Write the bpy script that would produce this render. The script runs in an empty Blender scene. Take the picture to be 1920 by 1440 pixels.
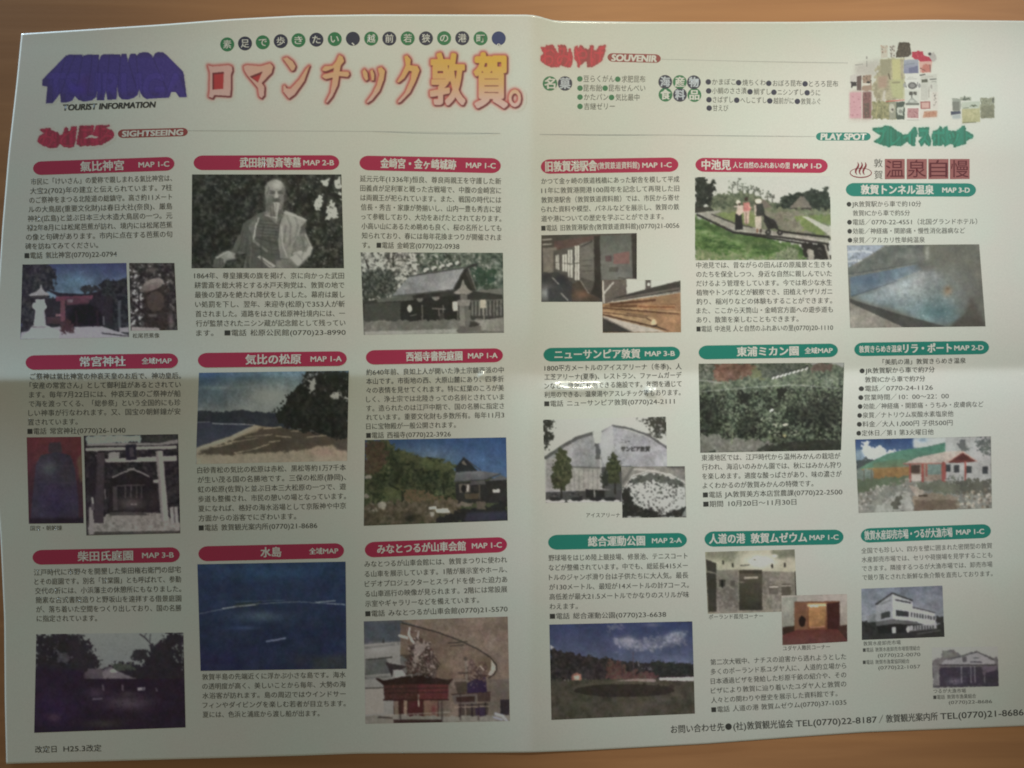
import bpy, math
import numpy as np
from mathutils.geometry import tessellate_polygon
from mathutils import Vector

# ------------------------------------------------------------------ camera, light, exposure
S = 0.000216                 # metres per photograph pixel on the table
H = 0.42                     # camera height above the table
sc = bpy.context.scene
C = sc.collection
cam_d = bpy.data.cameras.new('camera')
cam = bpy.data.objects.new('camera', cam_d); C.objects.link(cam); sc.camera = cam
cam.location = (0, 0, H)
cam_d.sensor_width = 36
cam_d.lens = 36 * H / (1920 * S)
cam_d.clip_start = 0.01; cam_d.clip_end = 20

w = bpy.data.worlds.new('World'); sc.world = w; w.use_nodes = True
bgn = w.node_tree.nodes['Background']
bgn.inputs[0].default_value = (1.0, 0.985, 0.78, 1); bgn.inputs[1].default_value = 0.185

def px(x, y): return ((x - 960) * S, (720 - y) * S)
def lamp(name, kind, loc, target, energy, col, **kw):
    d = bpy.data.lights.new(name, kind); d.energy = energy; d.color = col
    for k, v in kw.items(): setattr(d, k, v)
    o = bpy.data.objects.new(name, d); C.objects.link(o); o.location = loc
    o.rotation_euler = (Vector(target) - Vector(loc)).to_track_quat('-Z', 'Y').to_euler()
    return o
lamp('ceiling_lamp', 'SPOT', (1.0, 0.93, 1.08), (0.150, 0.006, 0), 66, (0.96, 1.0, 1.0),
     spot_size=0.196, spot_blend=1.0, shadow_soft_size=0.035)
lamp('warm_lamp', 'SPOT', (0.13, 0.802, 0.95), (0.036, 0.178, 0), 26, (1.0, 0.935, 0.72),
     spot_size=0.396, spot_blend=1.0, shadow_soft_size=0.035)
lamp('window_light', 'AREA', (-0.62, 0.62, 0.062), (-0.2, 0.02, 0), 7.2, (0.62, 0.82, 1.0), shape='RECTANGLE', size=0.30, size_y=0.08)

sc.view_settings.view_transform = 'Standard'
try: sc.view_settings.look = 'None'
except Exception: pass
sc.view_settings.exposure = 0.0; sc.view_settings.gamma = 1.0; sc.view_settings.use_curve_mapping = False
sc.cycles.pixel_filter_type = 'BLACKMAN_HARRIS'; sc.cycles.filter_width = 1.9

# ------------------------------------------------------------------ shape of the folded sheet
def sstep(a, b, x):
    t = np.clip((x - a) / (b - a), 0, 1); return t * t * (3 - 2 * t)
def crease_y(x): return 713 - 0.0125 * x
BUMPS = [(1085, 722, 54, 9, 1.02), (1221, 727, 10, 8, 0.90), (905, 698, 7, 6, 0.68)]     # crumples along the fold
def height(x, y):
    """height of the paper above the table in metres, at photograph position x, y"""
    x = np.asarray(x, float); y = np.asarray(y, float)
    d = y - crease_y(x)
    left = 1 - sstep(760, 1090, x); right = 1 - left
    z = 0.00035 + 0 * x
    ad = np.sqrt(d * d + 49) - 7
    z = z + left * 0.0038 * np.exp(-ad / 105) * (0.62 + 0.38 * (1 - sstep(0, 700, x)))
    base = 0.0030 * right * sstep(30, 300, y) * (1 - sstep(1050, 1330, y))
    gain = 0.55 + 0.45 * sstep(1200, 1850, x)
    z = z + base * gain * (1 - np.exp(-ad / 72))
    dx = x - 996
    adx = np.sqrt(dx * dx + 100) - 10
    z = z + 0.0013 * np.exp(-adx / 85) * (1 - 0.55 * np.exp(-(d / 70) ** 2))
    z = z + 0.0011 * (np.clip((90 - y) / 90, 0, 3) ** 2) * 0.5 * (1 - sstep(500, 1100, x))
    for bx, by, sx, sy, a in BUMPS:
        t = y - by + .06 * (x - bx) * np.sin((x - bx) / 30)
        z = z + a * 0.001 * (sstep(-sy, sy, t) - sstep(sy, sy * 2.6, t)) * np.exp(-(np.abs(x - bx) / sx) ** 4)
    z = z + 0.00012 * np.sin(x / 97 + 1.3 * np.sin(y / 160)) * np.sin(y / 121 + 0.7) + 0.00012
    return z
def world(x, y, layer=0):
    x = np.asarray(x, float); y = np.asarray(y, float)
    # printed layers lie a few microns above the sheet, a little more where the folds bend it
    d = y - crease_y(x)
    lift = 0.000013 + 0.00005 * np.maximum(np.exp(-(d / 30) ** 2), np.exp(-((x - 996) / 25) ** 2))
    z = height(x, y) + layer * lift
    k = S * (H - z) / H
    return np.stack([(x - 960) * k, (720 - y) * k, z], -1)

# ------------------------------------------------------------------ materials
def mat(name, base=None, attr=None, rough=0.42, spec=0.5, mottle=True, coat=0.0):
    m = bpy.data.materials.new(name); m.use_nodes = True
    nt = m.node_tree; b = nt.nodes['Principled BSDF']
    b.inputs['Roughness'].default_value = rough
    b.inputs['Specular IOR Level'].default_value = spec
    b.inputs['Coat Weight'].default_value = coat
    b.inputs['Coat Roughness'].default_value = 0.12
    if attr:
        src = nt.nodes.new('ShaderNodeAttribute'); src.attribute_name = attr; col = src.outputs['Color']
    else:
        src = nt.nodes.new('ShaderNodeRGB'); src.outputs[0].default_value = (*base, 1); col = src.outputs[0]
    if mottle:
        geo = nt.nodes.new('ShaderNodeNewGeometry')
        n1 = nt.nodes.new('ShaderNodeTexNoise'); n1.inputs['Scale'].default_value = 38; n1.inputs['Detail'].default_value = 3
        n2 = nt.nodes.new('ShaderNodeTexNoise'); n2.inputs['Scale'].default_value = 1500; n2.inputs['Detail'].default_value = 2
        for n in (n1, n2): nt.links.new(geo.outputs['Position'], n.inputs['Vector'])
        r1 = nt.nodes.new('ShaderNodeValToRGB')
        r1.color_ramp.elements[0].position = .3; r1.color_ramp.elements[0].color = (1.0, .965, .95, 1)
        r1.color_ramp.elements[1].position = .7; r1.color_ramp.elements[1].color = (.955, 1.0, .97, 1)
        nt.links.new(n1.outputs['Fac'], r1.inputs[0])
        r2 = nt.nodes.new('ShaderNodeMapRange'); r2.inputs[1].default_value = .25; r2.inputs[2].default_value = .75
        r2.inputs[3].default_value = .93; r2.inputs[4].default_value = 1.0
        nt.links.new(n2.outputs['Fac'], r2.inputs[0])
        mx = nt.nodes.new('ShaderNodeMix'); mx.data_type = 'RGBA'; mx.blend_type = 'MULTIPLY'; mx.inputs[0].default_value = 1
        nt.links.new(col, mx.inputs[6]); nt.links.new(r1.outputs[0], mx.inputs[7])
        vm = nt.nodes.new('ShaderNodeVectorMath'); vm.operation = 'SCALE'
        nt.links.new(mx.outputs[2], vm.inputs[0]); nt.links.new(r2.outputs[0], vm.inputs['Scale'])
        col = vm.outputs[0]
    nt.links.new(col, b.inputs['Base Color'])
    return m
PAPER = (0.80, 0.80, 0.755)
GLOSS = dict(rough=0.45, spec=0.4, coat=0.5)
M_paper = mat('coated_paper', PAPER, **GLOSS)
M_print = mat('printed_ink', attr='ink', **GLOSS)
M_black = mat('black_ink', (0.052, 0.052, 0.05), **GLOSS)
M_grey = mat('grey_ink', (0.11, 0.11, 0.11), **GLOSS)
M_rule = mat('rule_ink', (0.50, 0.50, 0.49), **GLOSS)
M_white = mat('unprinted_white', (0.82, 0.80, 0.77), **GLOSS)
M_red = mat('crimson_ink', (0.52, 0.028, 0.10), **GLOSS)
M_green = mat('teal_ink', (0.018, 0.265, 0.215), **GLOSS)
M_dot = mat('green_ink', (0.045, 0.23, 0.10), **GLOSS)
M_navy = mat('navy_ink', (0.045, 0.045, 0.085), **GLOSS)
M_blue = mat('blue_ink', (0.04, 0.06, 0.20), **GLOSS)
M_pill = mat('brick_red_ink', (0.37, 0.07, 0.07), **GLOSS)
M_brown = mat('dusty_red_ink', (0.38, 0.13, 0.13), **GLOSS)
M_dred = mat('dark_red_ink', (0.12, 0.008, 0.018), **GLOSS)
M_mred = mat('onsen_red_ink', (0.25, 0.012, 0.03), **GLOSS)
M_lb = mat('pale_blue_ink', (0.62, 0.66, 0.76), **GLOSS)

m = bpy.data.materials.new('table_wood'); m.use_nodes = True
nt = m.node_tree; b = nt.nodes['Principled BSDF']
b.inputs['Roughness'].default_value = 0.5; b.inputs['Specular IOR Level'].default_value = 0.3
tc = nt.nodes.new('ShaderNodeNewGeometry')
mp = nt.nodes.new('ShaderNodeMapping'); mp.inputs['Scale'].default_value = (3.5, 55, 1)
nt.links.new(tc.outputs['Position'], mp.inputs[0])
n = nt.nodes.new('ShaderNodeTexNoise'); n.inputs['Scale'].default_value = 2.2; n.inputs['Detail'].default_value = 6; n.inputs['Distortion'].default_value = .6
nt.links.new(mp.outputs[0], n.inputs['Vector'])
r = nt.nodes.new('ShaderNodeValToRGB')
r.color_ramp.elements[0].position = .3; r.color_ramp.elements[0].color = (0.415, 0.195, 0.088, 1)
r.color_ramp.elements[1].position = .72; r.color_ramp.elements[1].color = (0.55, 0.27, 0.122, 1)
nt.links.new(n.outputs['Fac'], r.inputs[0])
# wood tone goes from darker at left to paler at right, edge broken by noise
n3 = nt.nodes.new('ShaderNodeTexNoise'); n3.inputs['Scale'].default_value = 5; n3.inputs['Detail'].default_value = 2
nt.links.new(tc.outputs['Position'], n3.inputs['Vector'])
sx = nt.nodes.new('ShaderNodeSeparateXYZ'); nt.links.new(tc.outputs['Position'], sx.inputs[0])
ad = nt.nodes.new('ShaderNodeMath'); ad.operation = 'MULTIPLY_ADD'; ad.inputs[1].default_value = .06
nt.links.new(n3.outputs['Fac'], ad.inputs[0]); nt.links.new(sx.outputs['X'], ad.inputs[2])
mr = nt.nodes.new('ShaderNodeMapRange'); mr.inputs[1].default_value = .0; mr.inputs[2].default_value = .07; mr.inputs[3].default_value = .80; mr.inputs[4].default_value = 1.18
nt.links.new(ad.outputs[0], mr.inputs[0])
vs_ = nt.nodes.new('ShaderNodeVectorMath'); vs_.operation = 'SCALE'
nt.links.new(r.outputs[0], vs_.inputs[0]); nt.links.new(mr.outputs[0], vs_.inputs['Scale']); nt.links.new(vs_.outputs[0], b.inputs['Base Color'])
bp = nt.nodes.new('ShaderNodeBump'); bp.inputs['Strength'].default_value = .08; bp.inputs['Distance'].default_value = .001
nt.links.new(n.outputs['Fac'], bp.inputs['Height']); nt.links.new(bp.outputs[0], b.inputs['Normal'])
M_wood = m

# ------------------------------------------------------------------ mesh helpers
def link(name, me, m, parent=None, label=None, smooth=True):
    o = bpy.data.objects.new(name, me); C.objects.link(o)
    if m: me.materials.append(m)
    if smooth and len(me.polygons): me.polygons.foreach_set('use_smooth', [True] * len(me.polygons))
    if parent: o.parent = parent
    if label: o['label'] = label
    return o
def mesh_np(name, verts, faces):
    me = bpy.data.meshes.new(name)
    verts = np.asarray(verts, np.float32); n = len(verts)
    me.vertices.add(n); me.vertices.foreach_set('co', verts.ravel())
    faces = np.asarray(faces, np.int32); k = faces.shape[1]
    me.loops.add(faces.size); me.loops.foreach_set('vertex_index', faces.ravel())
    me.polygons.add(len(faces))
    me.polygons.foreach_set('loop_start', np.arange(0, faces.size, k, dtype=np.int32))
    me.polygons.foreach_set('loop_total', np.full(len(faces), k, np.int32))
    me.update(calc_edges=True); me.validate()
    return me
def grid_faces(nu, nv):
    i = np.arange(nu * nv).reshape(nv, nu)
    # v runs downwards in the photograph, so this winding faces up
    return np.stack([i[:-1, :-1], i[1:, :-1], i[1:, 1:], i[:-1, 1:]], -1).reshape(-1, 4)
def bilinear(q, u, v):
    (a, b_, c, d) = [np.array(p, float) for p in q]      # TL TR BR BL
    u = np.asarray(u)[..., None]; v = np.asarray(v)[..., None]
    return (a * (1 - u) + b_ * u) * (1 - v) + (d * (1 - u) + c * u) * v

# ------------------------------------------------------------------ table and sheet of paper
def box_mesh(name, x0, x1, y0, y1, z0, z1):
    v = [(x, y, z) for z in (z0, z1) for y in (y0, y1) for x in (x0, x1)]
    f = [(0, 2, 3, 1), (4, 5, 7, 6), (0, 1, 5, 4), (2, 6, 7, 3), (0, 4, 6, 2), (1, 3, 7, 5)]
    me = bpy.data.meshes.new(name); me.from_pydata(v, [], f); return me
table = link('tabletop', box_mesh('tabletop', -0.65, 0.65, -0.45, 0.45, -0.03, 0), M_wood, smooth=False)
table['kind'] = 'structure'
table['label'] = 'warm orange brown wooden tabletop under the unfolded leaflet'; table['category'] = 'table'

leaflet = bpy.data.objects.new('tourist_leaflet', None); C.objects.link(leaflet)
leaflet.empty_display_size = .02
leaflet['label'] = 'unfolded glossy tourist leaflet with colour photos and Japanese text lying on the wooden table'
leaflet['category'] = 'leaflet'

XL = np.array([[0, 50], [60, 40], [150, 31], [280, 16], [420, 4], [560, -5], [720, -10], [880, -8], [1000, 1], [1150, 8], [1300, 9], [1432, 12], [1500, 12]], float)
YT = np.array([[-20, 69], [40, 63], [150, 56], [300, 46], [430, 36], [560, 29], [700, 27], [1000, 27.5], [1018, 32], [1035, 39], [1200, 41], [1500, 41], [1750, 37], [1920, 39], [2010, 41]], float)
YB = np.array([[-20, 1435], [12, 1432], [350, 1423], [560, 1417], [670, 1413], [990, 1411], [1100, 1407], [1320, 1395], [1480, 1383], [1620, 1373], [1800, 1366], [1920, 1361], [2010, 1357]], float)
NU, NV = 620, 520
def graded(n, c, wd, k):
    # finer rows where the sheet is folded
    t = np.linspace(0, 1, 4001); dens = 1 + k * np.exp(-((t - c) / wd) ** 2)
    F = np.concatenate([[0], np.cumsum((dens[1:] + dens[:-1]) / 2)]); return np.interp(np.linspace(0, F[-1], n), F, t)
u = graded(NU, .506, .03, 1.5); v = graded(NV, .483, .05, 2.5)
U, V = np.meshgrid(u, v)
Y0 = 60 + V * 1360
def smooth_interp(x, tab):
    t = np.interp(x, tab[:, 0], tab[:, 1]); h = 14
    return (t * 2 + np.interp(x - h, tab[:, 0], tab[:, 1]) + np.interp(x + h, tab[:, 0], tab[:, 1])) / 4
Xp = smooth_interp(Y0, XL) * (1 - U) + 1978 * U
Yp = smooth_interp(Xp, YT) * (1 - V) + smooth_interp(Xp, YB) * V
sheet_me = mesh_np('paper_sheet', world(Xp, Yp).reshape(-1, 3), grid_faces(NU, NV))
sheet = link('paper_sheet', sheet_me, M_paper, leaflet)
so = sheet.modifiers.new('thickness', 'SOLIDIFY'); so.thickness = 0.00012; so.offset = -1

# ------------------------------------------------------------------ text
_cache = {}
def _mesh_of(s):
    c = bpy.data.curves.new('lettering', 'FONT'); c.body = s; c.size = 1; c.resolution_u = 3
    o = bpy.data.objects.new('lettering', c); C.objects.link(o)
    dg = bpy.context.evaluated_depsgraph_get()
    me = bpy.data.meshes.new_from_object(o.evaluated_get(dg))
    vs = np.array([vv.co[:2] for vv in me.vertices], float).reshape(-1, 2)
    fs = [tuple(p.vertices) for p in me.polygons]
    bpy.data.objects.remove(o); bpy.data.meshes.remove(me); bpy.data.curves.remove(c)
    return vs, fs
WIDE = 1.2                   # the leaflet sets figures and roman letters in a wide cut
def glyphs(s, bold=0.0):
    if s in _cache: return _cache[s]
    runs = []
    for ch in s:
        t = ord(ch) > 0x2000
        if runs and runs[-1][0] == t: runs[-1][1] += ch
        else: runs.append([t, ch])
    V, F, x, n = [], [], 0.0, 0
    for t, r in runs:
        if r.strip():
            vs, fs = _mesh_of(r); vs = vs.copy()
            wd = float(len(r)) if t else _mesh_of(r + '国')[0][:, 0].max() - 0.914
            if not t: vs[:, 0] *= WIDE; wd *= WIDE
            vs[:, 0] += x; V.append(vs); F += [tuple(i + n for i in f) for f in fs]; n += len(vs)
        else: wd = len(r) * (1.0 if t else 0.34)
        x += wd
    _cache[s] = (np.vstack(V) if V else np.zeros((0, 2)), F)
    return _cache[s]

class Ink:
    """collects flat printed shapes given in photograph pixels and lays them on the sheet as one mesh"""
    def __init__(s): s.v = []; s.f = []; s.n = 0; s.z = []
    def add(s, pts, faces, dz=0.0):
        pts = np.asarray(pts, float); s.v.append(pts); s.z.append(np.full(len(pts), dz))
        s.f += [tuple(i + s.n for i in f) for f in faces]; s.n += len(pts)
    def text(s, txt, L, R, em, bold=0.0, shear=0.0, fit=True, lead=True):
        """one line of lettering centred on the segment L-R; fit stretches it to that length"""
        vs, fs = glyphs(txt, bold)
        if not len(vs): return
        L = np.array(L, float); R = np.array(R, float); d = R - L; ln = np.hypot(*d); d /= ln
        nrm = np.array([d[1], -d[0]])                       # up in the photograph
        x = vs[:, 0].copy(); yv = (vs[:, 1] - 0.36)
        x = x + shear * yv
        x0, x1 = (x.min(), x.max()) if fit else (0, 1)
        k = ln / (x1 - x0) if fit else em
        # heavier weights: copies a hair's breadth apart, each a few microns above the one below
        for i, (ox, oy) in enumerate([(0, 0)] if bold < .005 else [(-bold, 0), (bold, 0)] if bold < .01 else [(-bold, -bold * .6), (bold, -bold * .6), (-bold, bold * .6), (bold, bold * .6)]):
            s.add(L + np.outer((x - x0) * k + ox * em, d) + np.outer((yv + oy) * em, nrm), fs, i * .1)
        return s
    def poly(s, pts):
        tri = tessellate_polygon([[Vector((p[0], p[1], 0)) for p in pts]])
        s.add(pts, [tuple(t) for t in tri]); return s
    def disc(s, cx, cy, rx, ry=None, n=28):
        ry = ry or rx
        a = np.linspace(0, 2 * np.pi, n, endpoint=False)
        s.add(np.vstack([[cx, cy], np.stack([cx + rx * np.cos(a), cy + ry * np.sin(a)], 1)]),
              [(0, i + 1, (i + 1) % n + 1) for i in range(n)]); return s
    def stroke(s, pts, wd, n=None):
        """ribbon of varying width along a polyline"""
        P = np.array(pts, float); W = np.broadcast_to(np.asarray(wd, float), (len(P),))
        t = np.gradient(P, axis=0); t /= np.hypot(t[:, 0], t[:, 1])[:, None] + 1e-9
        nr = np.stack([-t[:, 1], t[:, 0]], 1) * W[:, None] / 2
        k = len(P); s.add(np.vstack([P + nr, P - nr]), [(i, i + 1, k + i + 1, k + i) for i in range(k - 1)]); return s
    def pill(s, q):
        """round-ended bar, q = TL TR BR BL"""
        hgt = (np.hypot(*np.subtract(q[3], q[0])) + np.hypot(*np.subtract(q[2], q[1]))) / 2
        ln = np.hypot(*np.subtract(q[1], q[0])); r = hgt / ln / 2
        a = np.linspace(0, np.pi / 2, 9)
        us = np.concatenate([r * 1.25 * (1 - np.cos(a)), np.linspace(r * 1.25, 1 - r * 1.25, 40)[1:-1], 1 - r * 1.25 * (1 - np.cos(a[::-1]))])
        hh = np.concatenate([np.sin(a), np.ones(38), np.sin(a[::-1])])
        vs = np.linspace(-1, 1, 7)
        UU = np.tile(us, (7, 1)); VV = .5 + .5 * vs[:, None] * np.maximum(hh, .02)
        s.add(bilinear(q, UU, VV).reshape(-1, 2), grid_faces(len(us), 7)); return s
    def build(s, name, m, parent=leaflet, layer=1, label=None):
        P = np.vstack(s.v); W = world(P[:, 0], P[:, 1], layer + np.concatenate(s.z))
        me = bpy.data.meshes.new(name)
        fs = []
        for f in s.f:                                       # make every face look up
            a, b_, c = P[f[0]], P[f[1]], P[f[2]]
            if (b_[0] - a[0]) * (c[1] - a[1]) - (b_[1] - a[1]) * (c[0] - a[0]) > 0: f = f[::-1]
            fs.append(f)
        me.from_pydata(W.tolist(), [], fs); me.update()
        return link(name, me, m, parent, label)

# ------------------------------------------------------------------ printed pictures: a painter that fills a fine grid of coloured vertices
def lin(c):
    c = np.asarray(c, float) / 255
    return np.where(c <= .04045, c / 12.92, ((c + .055) / 1.055) ** 2.4)
def boxblur(a, r):
    r = int(r)
    if r < 1: return a
    for ax in (0, 1):
        pad = [(0, 0)] * a.ndim; pad[ax] = (r + 1, r)
        c = np.cumsum(np.pad(a, pad, mode='edge'), axis=ax)
        n = a.shape[ax]
        hi = np.take(c, np.arange(2 * r + 1, 2 * r + 1 + n), axis=ax); lo = np.take(c, np.arange(0, n), axis=ax)
        a = (hi - lo) / (2 * r + 1)
    return a
def vnoise(h, wd, cell, rng):
    gh, gw = int(h / cell) + 3, int(wd / cell) + 3
    g = rng.random((gh, gw)); oy, ox = rng.random(2)
    y = np.arange(h) / cell + oy; x = np.arange(wd) / cell + ox
    yi = y.astype(int); xi = x.astype(int); fy = (y - yi)[:, None]; fx = (x - xi)[None]
    fy = fy * fy * (3 - 2 * fy); fx = fx * fx * (3 - 2 * fx)
    a = g[yi][:, xi]; b_ = g[yi][:, xi + 1]; c = g[yi + 1][:, xi]; d = g[yi + 1][:, xi + 1]
    return (a * (1 - fx) + b_ * fx) * (1 - fy) + (c * (1 - fx) + d * fx) * fy
def fbm(h, wd, cell, rng, octv=4, gain=.6):
    t = np.zeros((h, wd)); amp = 1.; tot = 0
    for _ in range(octv):
        t += amp * vnoise(h, wd, max(cell, 1.2), rng); tot += amp; amp *= gain; cell /= 2
    t = (t - t.mean()) / (t.std() + 1e-9)
    return t
class Cv:
    def __init__(s, quad, off=(0, 0), k=1.0, paper=(190, 195, 185), bg=(90, 90, 85), seed=1, ss=2):
        s.q = quad; s.off = np.array(off, float); s.k = k; s.paper = paper; s.ss = ss
        q = np.array(quad, float); s.o = q.min(0) - 3; s.e = q.max(0) + 3
        s.w = int((s.e[0] - s.o[0]) * ss) + 1; s.h = int((s.e[1] - s.o[1]) * ss) + 1
        s.a = np.empty((s.h, s.w, 3)); s.a[:] = bg
        s.rng = np.random.default_rng(seed)
        s.yy, s.xx = np.mgrid[0:s.h, 0:s.w].astype(float)
    def T(s, p): return ((s.off + np.atleast_2d(np.array(p, float)) * s.k) - s.o) * s.ss
    def mask(s, pts, rough=0, cell=6):
        if pts is None: return np.ones((s.h, s.w))
        P = s.T(pts); xx, yy = s.xx, s.yy
        if rough:
            xx = xx + fbm(s.h, s.w, cell * s.ss, s.rng) * rough * s.ss; yy = yy + fbm(s.h, s.w, cell * s.ss, s.rng) * rough * s.ss
        m_ = np.zeros((s.h, s.w), bool); n = len(P)
        for i in range(n):
            (x1, y1), (x2, y2) = P[i], P[(i + 1) % n]
            if y1 == y2: continue
            c = ((y1 <= yy) != (y2 <= yy)) & (xx < (x2 - x1) * (yy - y1) / (y2 - y1) + x1)
            m_ ^= c
        return m_.astype(float)
    def put(s, m_, col, a=1.0):
        m_ = (m_ * a)[..., None]; s.a = s.a * (1 - m_) + np.asarray(col, float) * m_
    def P(s, pts, col, a=1.0, rough=0, soft=0, cell=6):
        m_ = s.mask(pts, rough, cell)
        if soft: m_ = boxblur(boxblur(m_, soft * s.ss), soft * s.ss)
        s.put(m_, col, a); return s
    def E(s, cx, cy, rx, ry, col, a=1.0, soft=0, rot=0):
        c = s.T((cx, cy))[0]; dx = (s.xx - c[0]); dy = (s.yy - c[1])
        if rot: r_ = math.radians(rot); dx, dy = dx * math.cos(r_) + dy * math.sin(r_), -dx * math.sin(r_) + dy * math.cos(r_)
        d = (dx / (rx * s.k * s.ss)) ** 2 + (dy / (ry * s.k * s.ss)) ** 2
        m_ = (d < 1).astype(float) if not soft else np.clip(np.exp(-d * 1.6 / max(soft, .3)), 0, 1)
        s.put(m_, col, a); return s
    def L(s, pts, wd, col, a=1.0, soft=0):
        P = s.T(pts); best = np.full((s.h, s.w), 1e9)
        for (x1, y1), (x2, y2) in zip(P[:-1], P[1:]):
            dx, dy = x2 - x1, y2 - y1; l2 = dx * dx + dy * dy + 1e-9
            t = np.clip(((s.xx - x1) * dx + (s.yy - y1) * dy) / l2, 0, 1)
            best = np.minimum(best, np.hypot(s.xx - x1 - t * dx, s.yy - y1 - t * dy))
        s.put(np.clip(wd * s.k * s.ss / 2 - best + .5, 0, 1) if not soft else np.exp(-(best / (wd * s.k * s.ss / 1.6)) ** 2), col, a); return s
    def W(s, lines, wd, col, a=.6):
        for l in lines: s.L(l, wd, col, a, soft=1)
        return s
    def G(s, pts, c1, c2, axis='y', rough=0):
        m_ = s.mask(pts, rough); P = s.T(pts) if pts is not None else np.array([[0, 0], [s.w, s.h]])
        lo, hi = (P[:, 1].min(), P[:, 1].max()) if axis == 'y' else (P[:, 0].min(), P[:, 0].max())
        t = np.clip(((s.yy if axis == 'y' else s.xx) - lo) / (hi - lo + 1e-9), 0, 1)[..., None]
        col = np.asarray(c1, float) * (1 - t) + np.asarray(c2, float) * t
        s.a = s.a * (1 - m_[..., None]) + col * m_[..., None]; return s
    def F(s, pts, cols, cell=5, rough=2, octv=4, a=1.0, gain=.65, bias=0.0, stretch=1.0):
        m_ = s.mask(pts, rough)
        t = fbm(s.h, int(s.w / stretch) + 2, cell * s.ss, s.rng, octv, gain)
        t = t[:, :s.w] if stretch == 1 else t[:, np.minimum((np.arange(s.w) / stretch).astype(int), t.shape[1] - 1)]
        t = np.clip((t + bias + 1.9) / 3.8, 0, .9999) * (len(cols) - 1)
        i = t.astype(int); f = (t - i)[..., None]; cs = np.asarray(cols, float)
        col = cs[i] * (1 - f) + cs[np.minimum(i + 1, len(cols) - 1)] * f
        m_ = (m_ * a)[..., None]; s.a = s.a * (1 - m_) + col * m_; return s
    def N(s, amp=8, cell=2):
        m_ = np.clip(np.abs(s.a - np.array(s.paper, float)).max(-1) / 6, 0, 1)[..., None]; s.a = s.a + fbm(s.h, s.w, cell * s.ss, s.rng, 2)[..., None] * amp * .55 * m_; return s
    def D(s, pts, col, n, r=(1, 2), a=.9, asp=1.0):
        """scatter n small dabs inside a polygon, r in photograph pixels"""
        m_ = s.mask(pts) > .5; ys, xs = np.nonzero(m_)
        cols = np.atleast_2d(np.array(col, float))
        for _ in range(n):
            j = s.rng.integers(len(ys)); rr = s.rng.uniform(*r) * s.ss; cx, cy = xs[j], ys[j]
            R = int(rr * max(asp, 1)) + 2; y0, y1, x0, x1 = max(cy - R, 0), min(cy + R + 1, s.h), max(cx - R, 0), min(cx + R + 1, s.w)
            th = s.rng.uniform(0, np.pi) if asp != 1 else 0
            dx = s.xx[y0:y1, x0:x1] - cx; dy = s.yy[y0:y1, x0:x1] - cy
            dx, dy = dx * math.cos(th) + dy * math.sin(th), -dx * math.sin(th) + dy * math.cos(th)
            mm = (np.clip(1.2 - np.hypot(dx / asp, dy) / rr, 0, 1) * a)[..., None]
            s.a[y0:y1, x0:x1] = s.a[y0:y1, x0:x1] * (1 - mm) + cols[s.rng.integers(len(cols))] * mm
        return s
    def B(s, r): s.a = boxblur(s.a, r); return s
    def text(s, txt, box, col, bold=.03, a=1.0, shear=0.0):
        """lettering scaled into box = x0, y0, x1, y1"""
        vs, fs = glyphs(txt, bold); m_ = np.zeros((s.h, s.w))
        vx = vs[:, 0] + shear * vs[:, 1]
        X = box[0] + (vx - vx.min()) / np.ptp(vx) * (box[2] - box[0]); Y = box[3] - (vs[:, 1] - vs[:, 1].min()) / np.ptp(vs[:, 1]) * (box[3] - box[1])
        P = s.T(np.stack([X, Y], 1))
        for f in fs:
            q = P[list(f)]; x0, y0 = np.maximum(np.floor(q.min(0)).astype(int), 0); x1, y1 = np.ceil(q.max(0)).astype(int) + 1
            if x1 <= 0 or y1 <= 0: continue
            xx = s.xx[y0:y1, x0:x1]; yy = s.yy[y0:y1, x0:x1]; mm = np.zeros(xx.shape, bool); n = len(q)
            for i in range(n):
                (ax, ay), (bx, by) = q[i], q[(i + 1) % n]
                if ay == by: continue
                mm ^= ((ay <= yy) != (by <= yy)) & (xx < (bx - ax) * (yy - ay) / (by - ay) + ax)
            m_[y0:y1, x0:x1] = np.maximum(m_[y0:y1, x0:x1], mm)
        r_ = bold * (P[:, 1].max() - P[:, 1].min())
        if r_ > .4:
            m2 = m_.copy()
            for th in np.arange(0, 2 * np.pi, np.pi / 6): m2 = np.maximum(m2, np.roll(m_, (int(round(r_ * math.sin(th))), int(round(r_ * math.cos(th)))), (0, 1)))
            m_ = m2
        if col is not None: s.put(m_, col, a)
        return m_
    def build(s, name='printed_photo', label=None, layer=1, blur=None, step=1.25, parent=leaflet):
        photo = name == 'printed_photo'
        a = s.a
        if photo:
            r2 = s.rng; hh, ww, q2 = s.h, s.w, s.ss
            dx = fbm(hh, ww, 4 * q2, r2, 3) * .22 * q2; dy = fbm(hh, ww, 4 * q2, r2, 3) * .22 * q2
            a = a[np.clip((s.yy + dy).round().astype(int), 0, hh - 1), np.clip((s.xx + dx).round().astype(int), 0, ww - 1)]
            tex = 1 + .035 * fbm(hh, ww, 30 * q2, r2, 3) + .025 * fbm(hh, ww, 8 * q2, r2, 4, .75) + .022 * fbm(hh, ww, 2.4 * q2, r2, 2)
            keep = np.clip((np.abs(a - np.array(s.paper, float)).max(-1) - 6) / 25, 0, 1)
            a = a * (1 + (tex - 1) * keep)[..., None] + (np.stack([fbm(hh, ww, 12 * q2, r2, 3) for _ in range(3)], -1) * 1.3) * keep[..., None]
        a = boxblur(a, 2 if photo else 1)
        if photo: a = boxblur(a, 2)
        q = [np.array(p, float) for p in s.q]
        W = max(np.hypot(*(q[1] - q[0])), np.hypot(*(q[2] - q[3]))); Hh = max(np.hypot(*(q[3] - q[0])), np.hypot(*(q[2] - q[1])))
        nu, nv = max(int(W / step), 4), max(int(Hh / step), 4)
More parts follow.
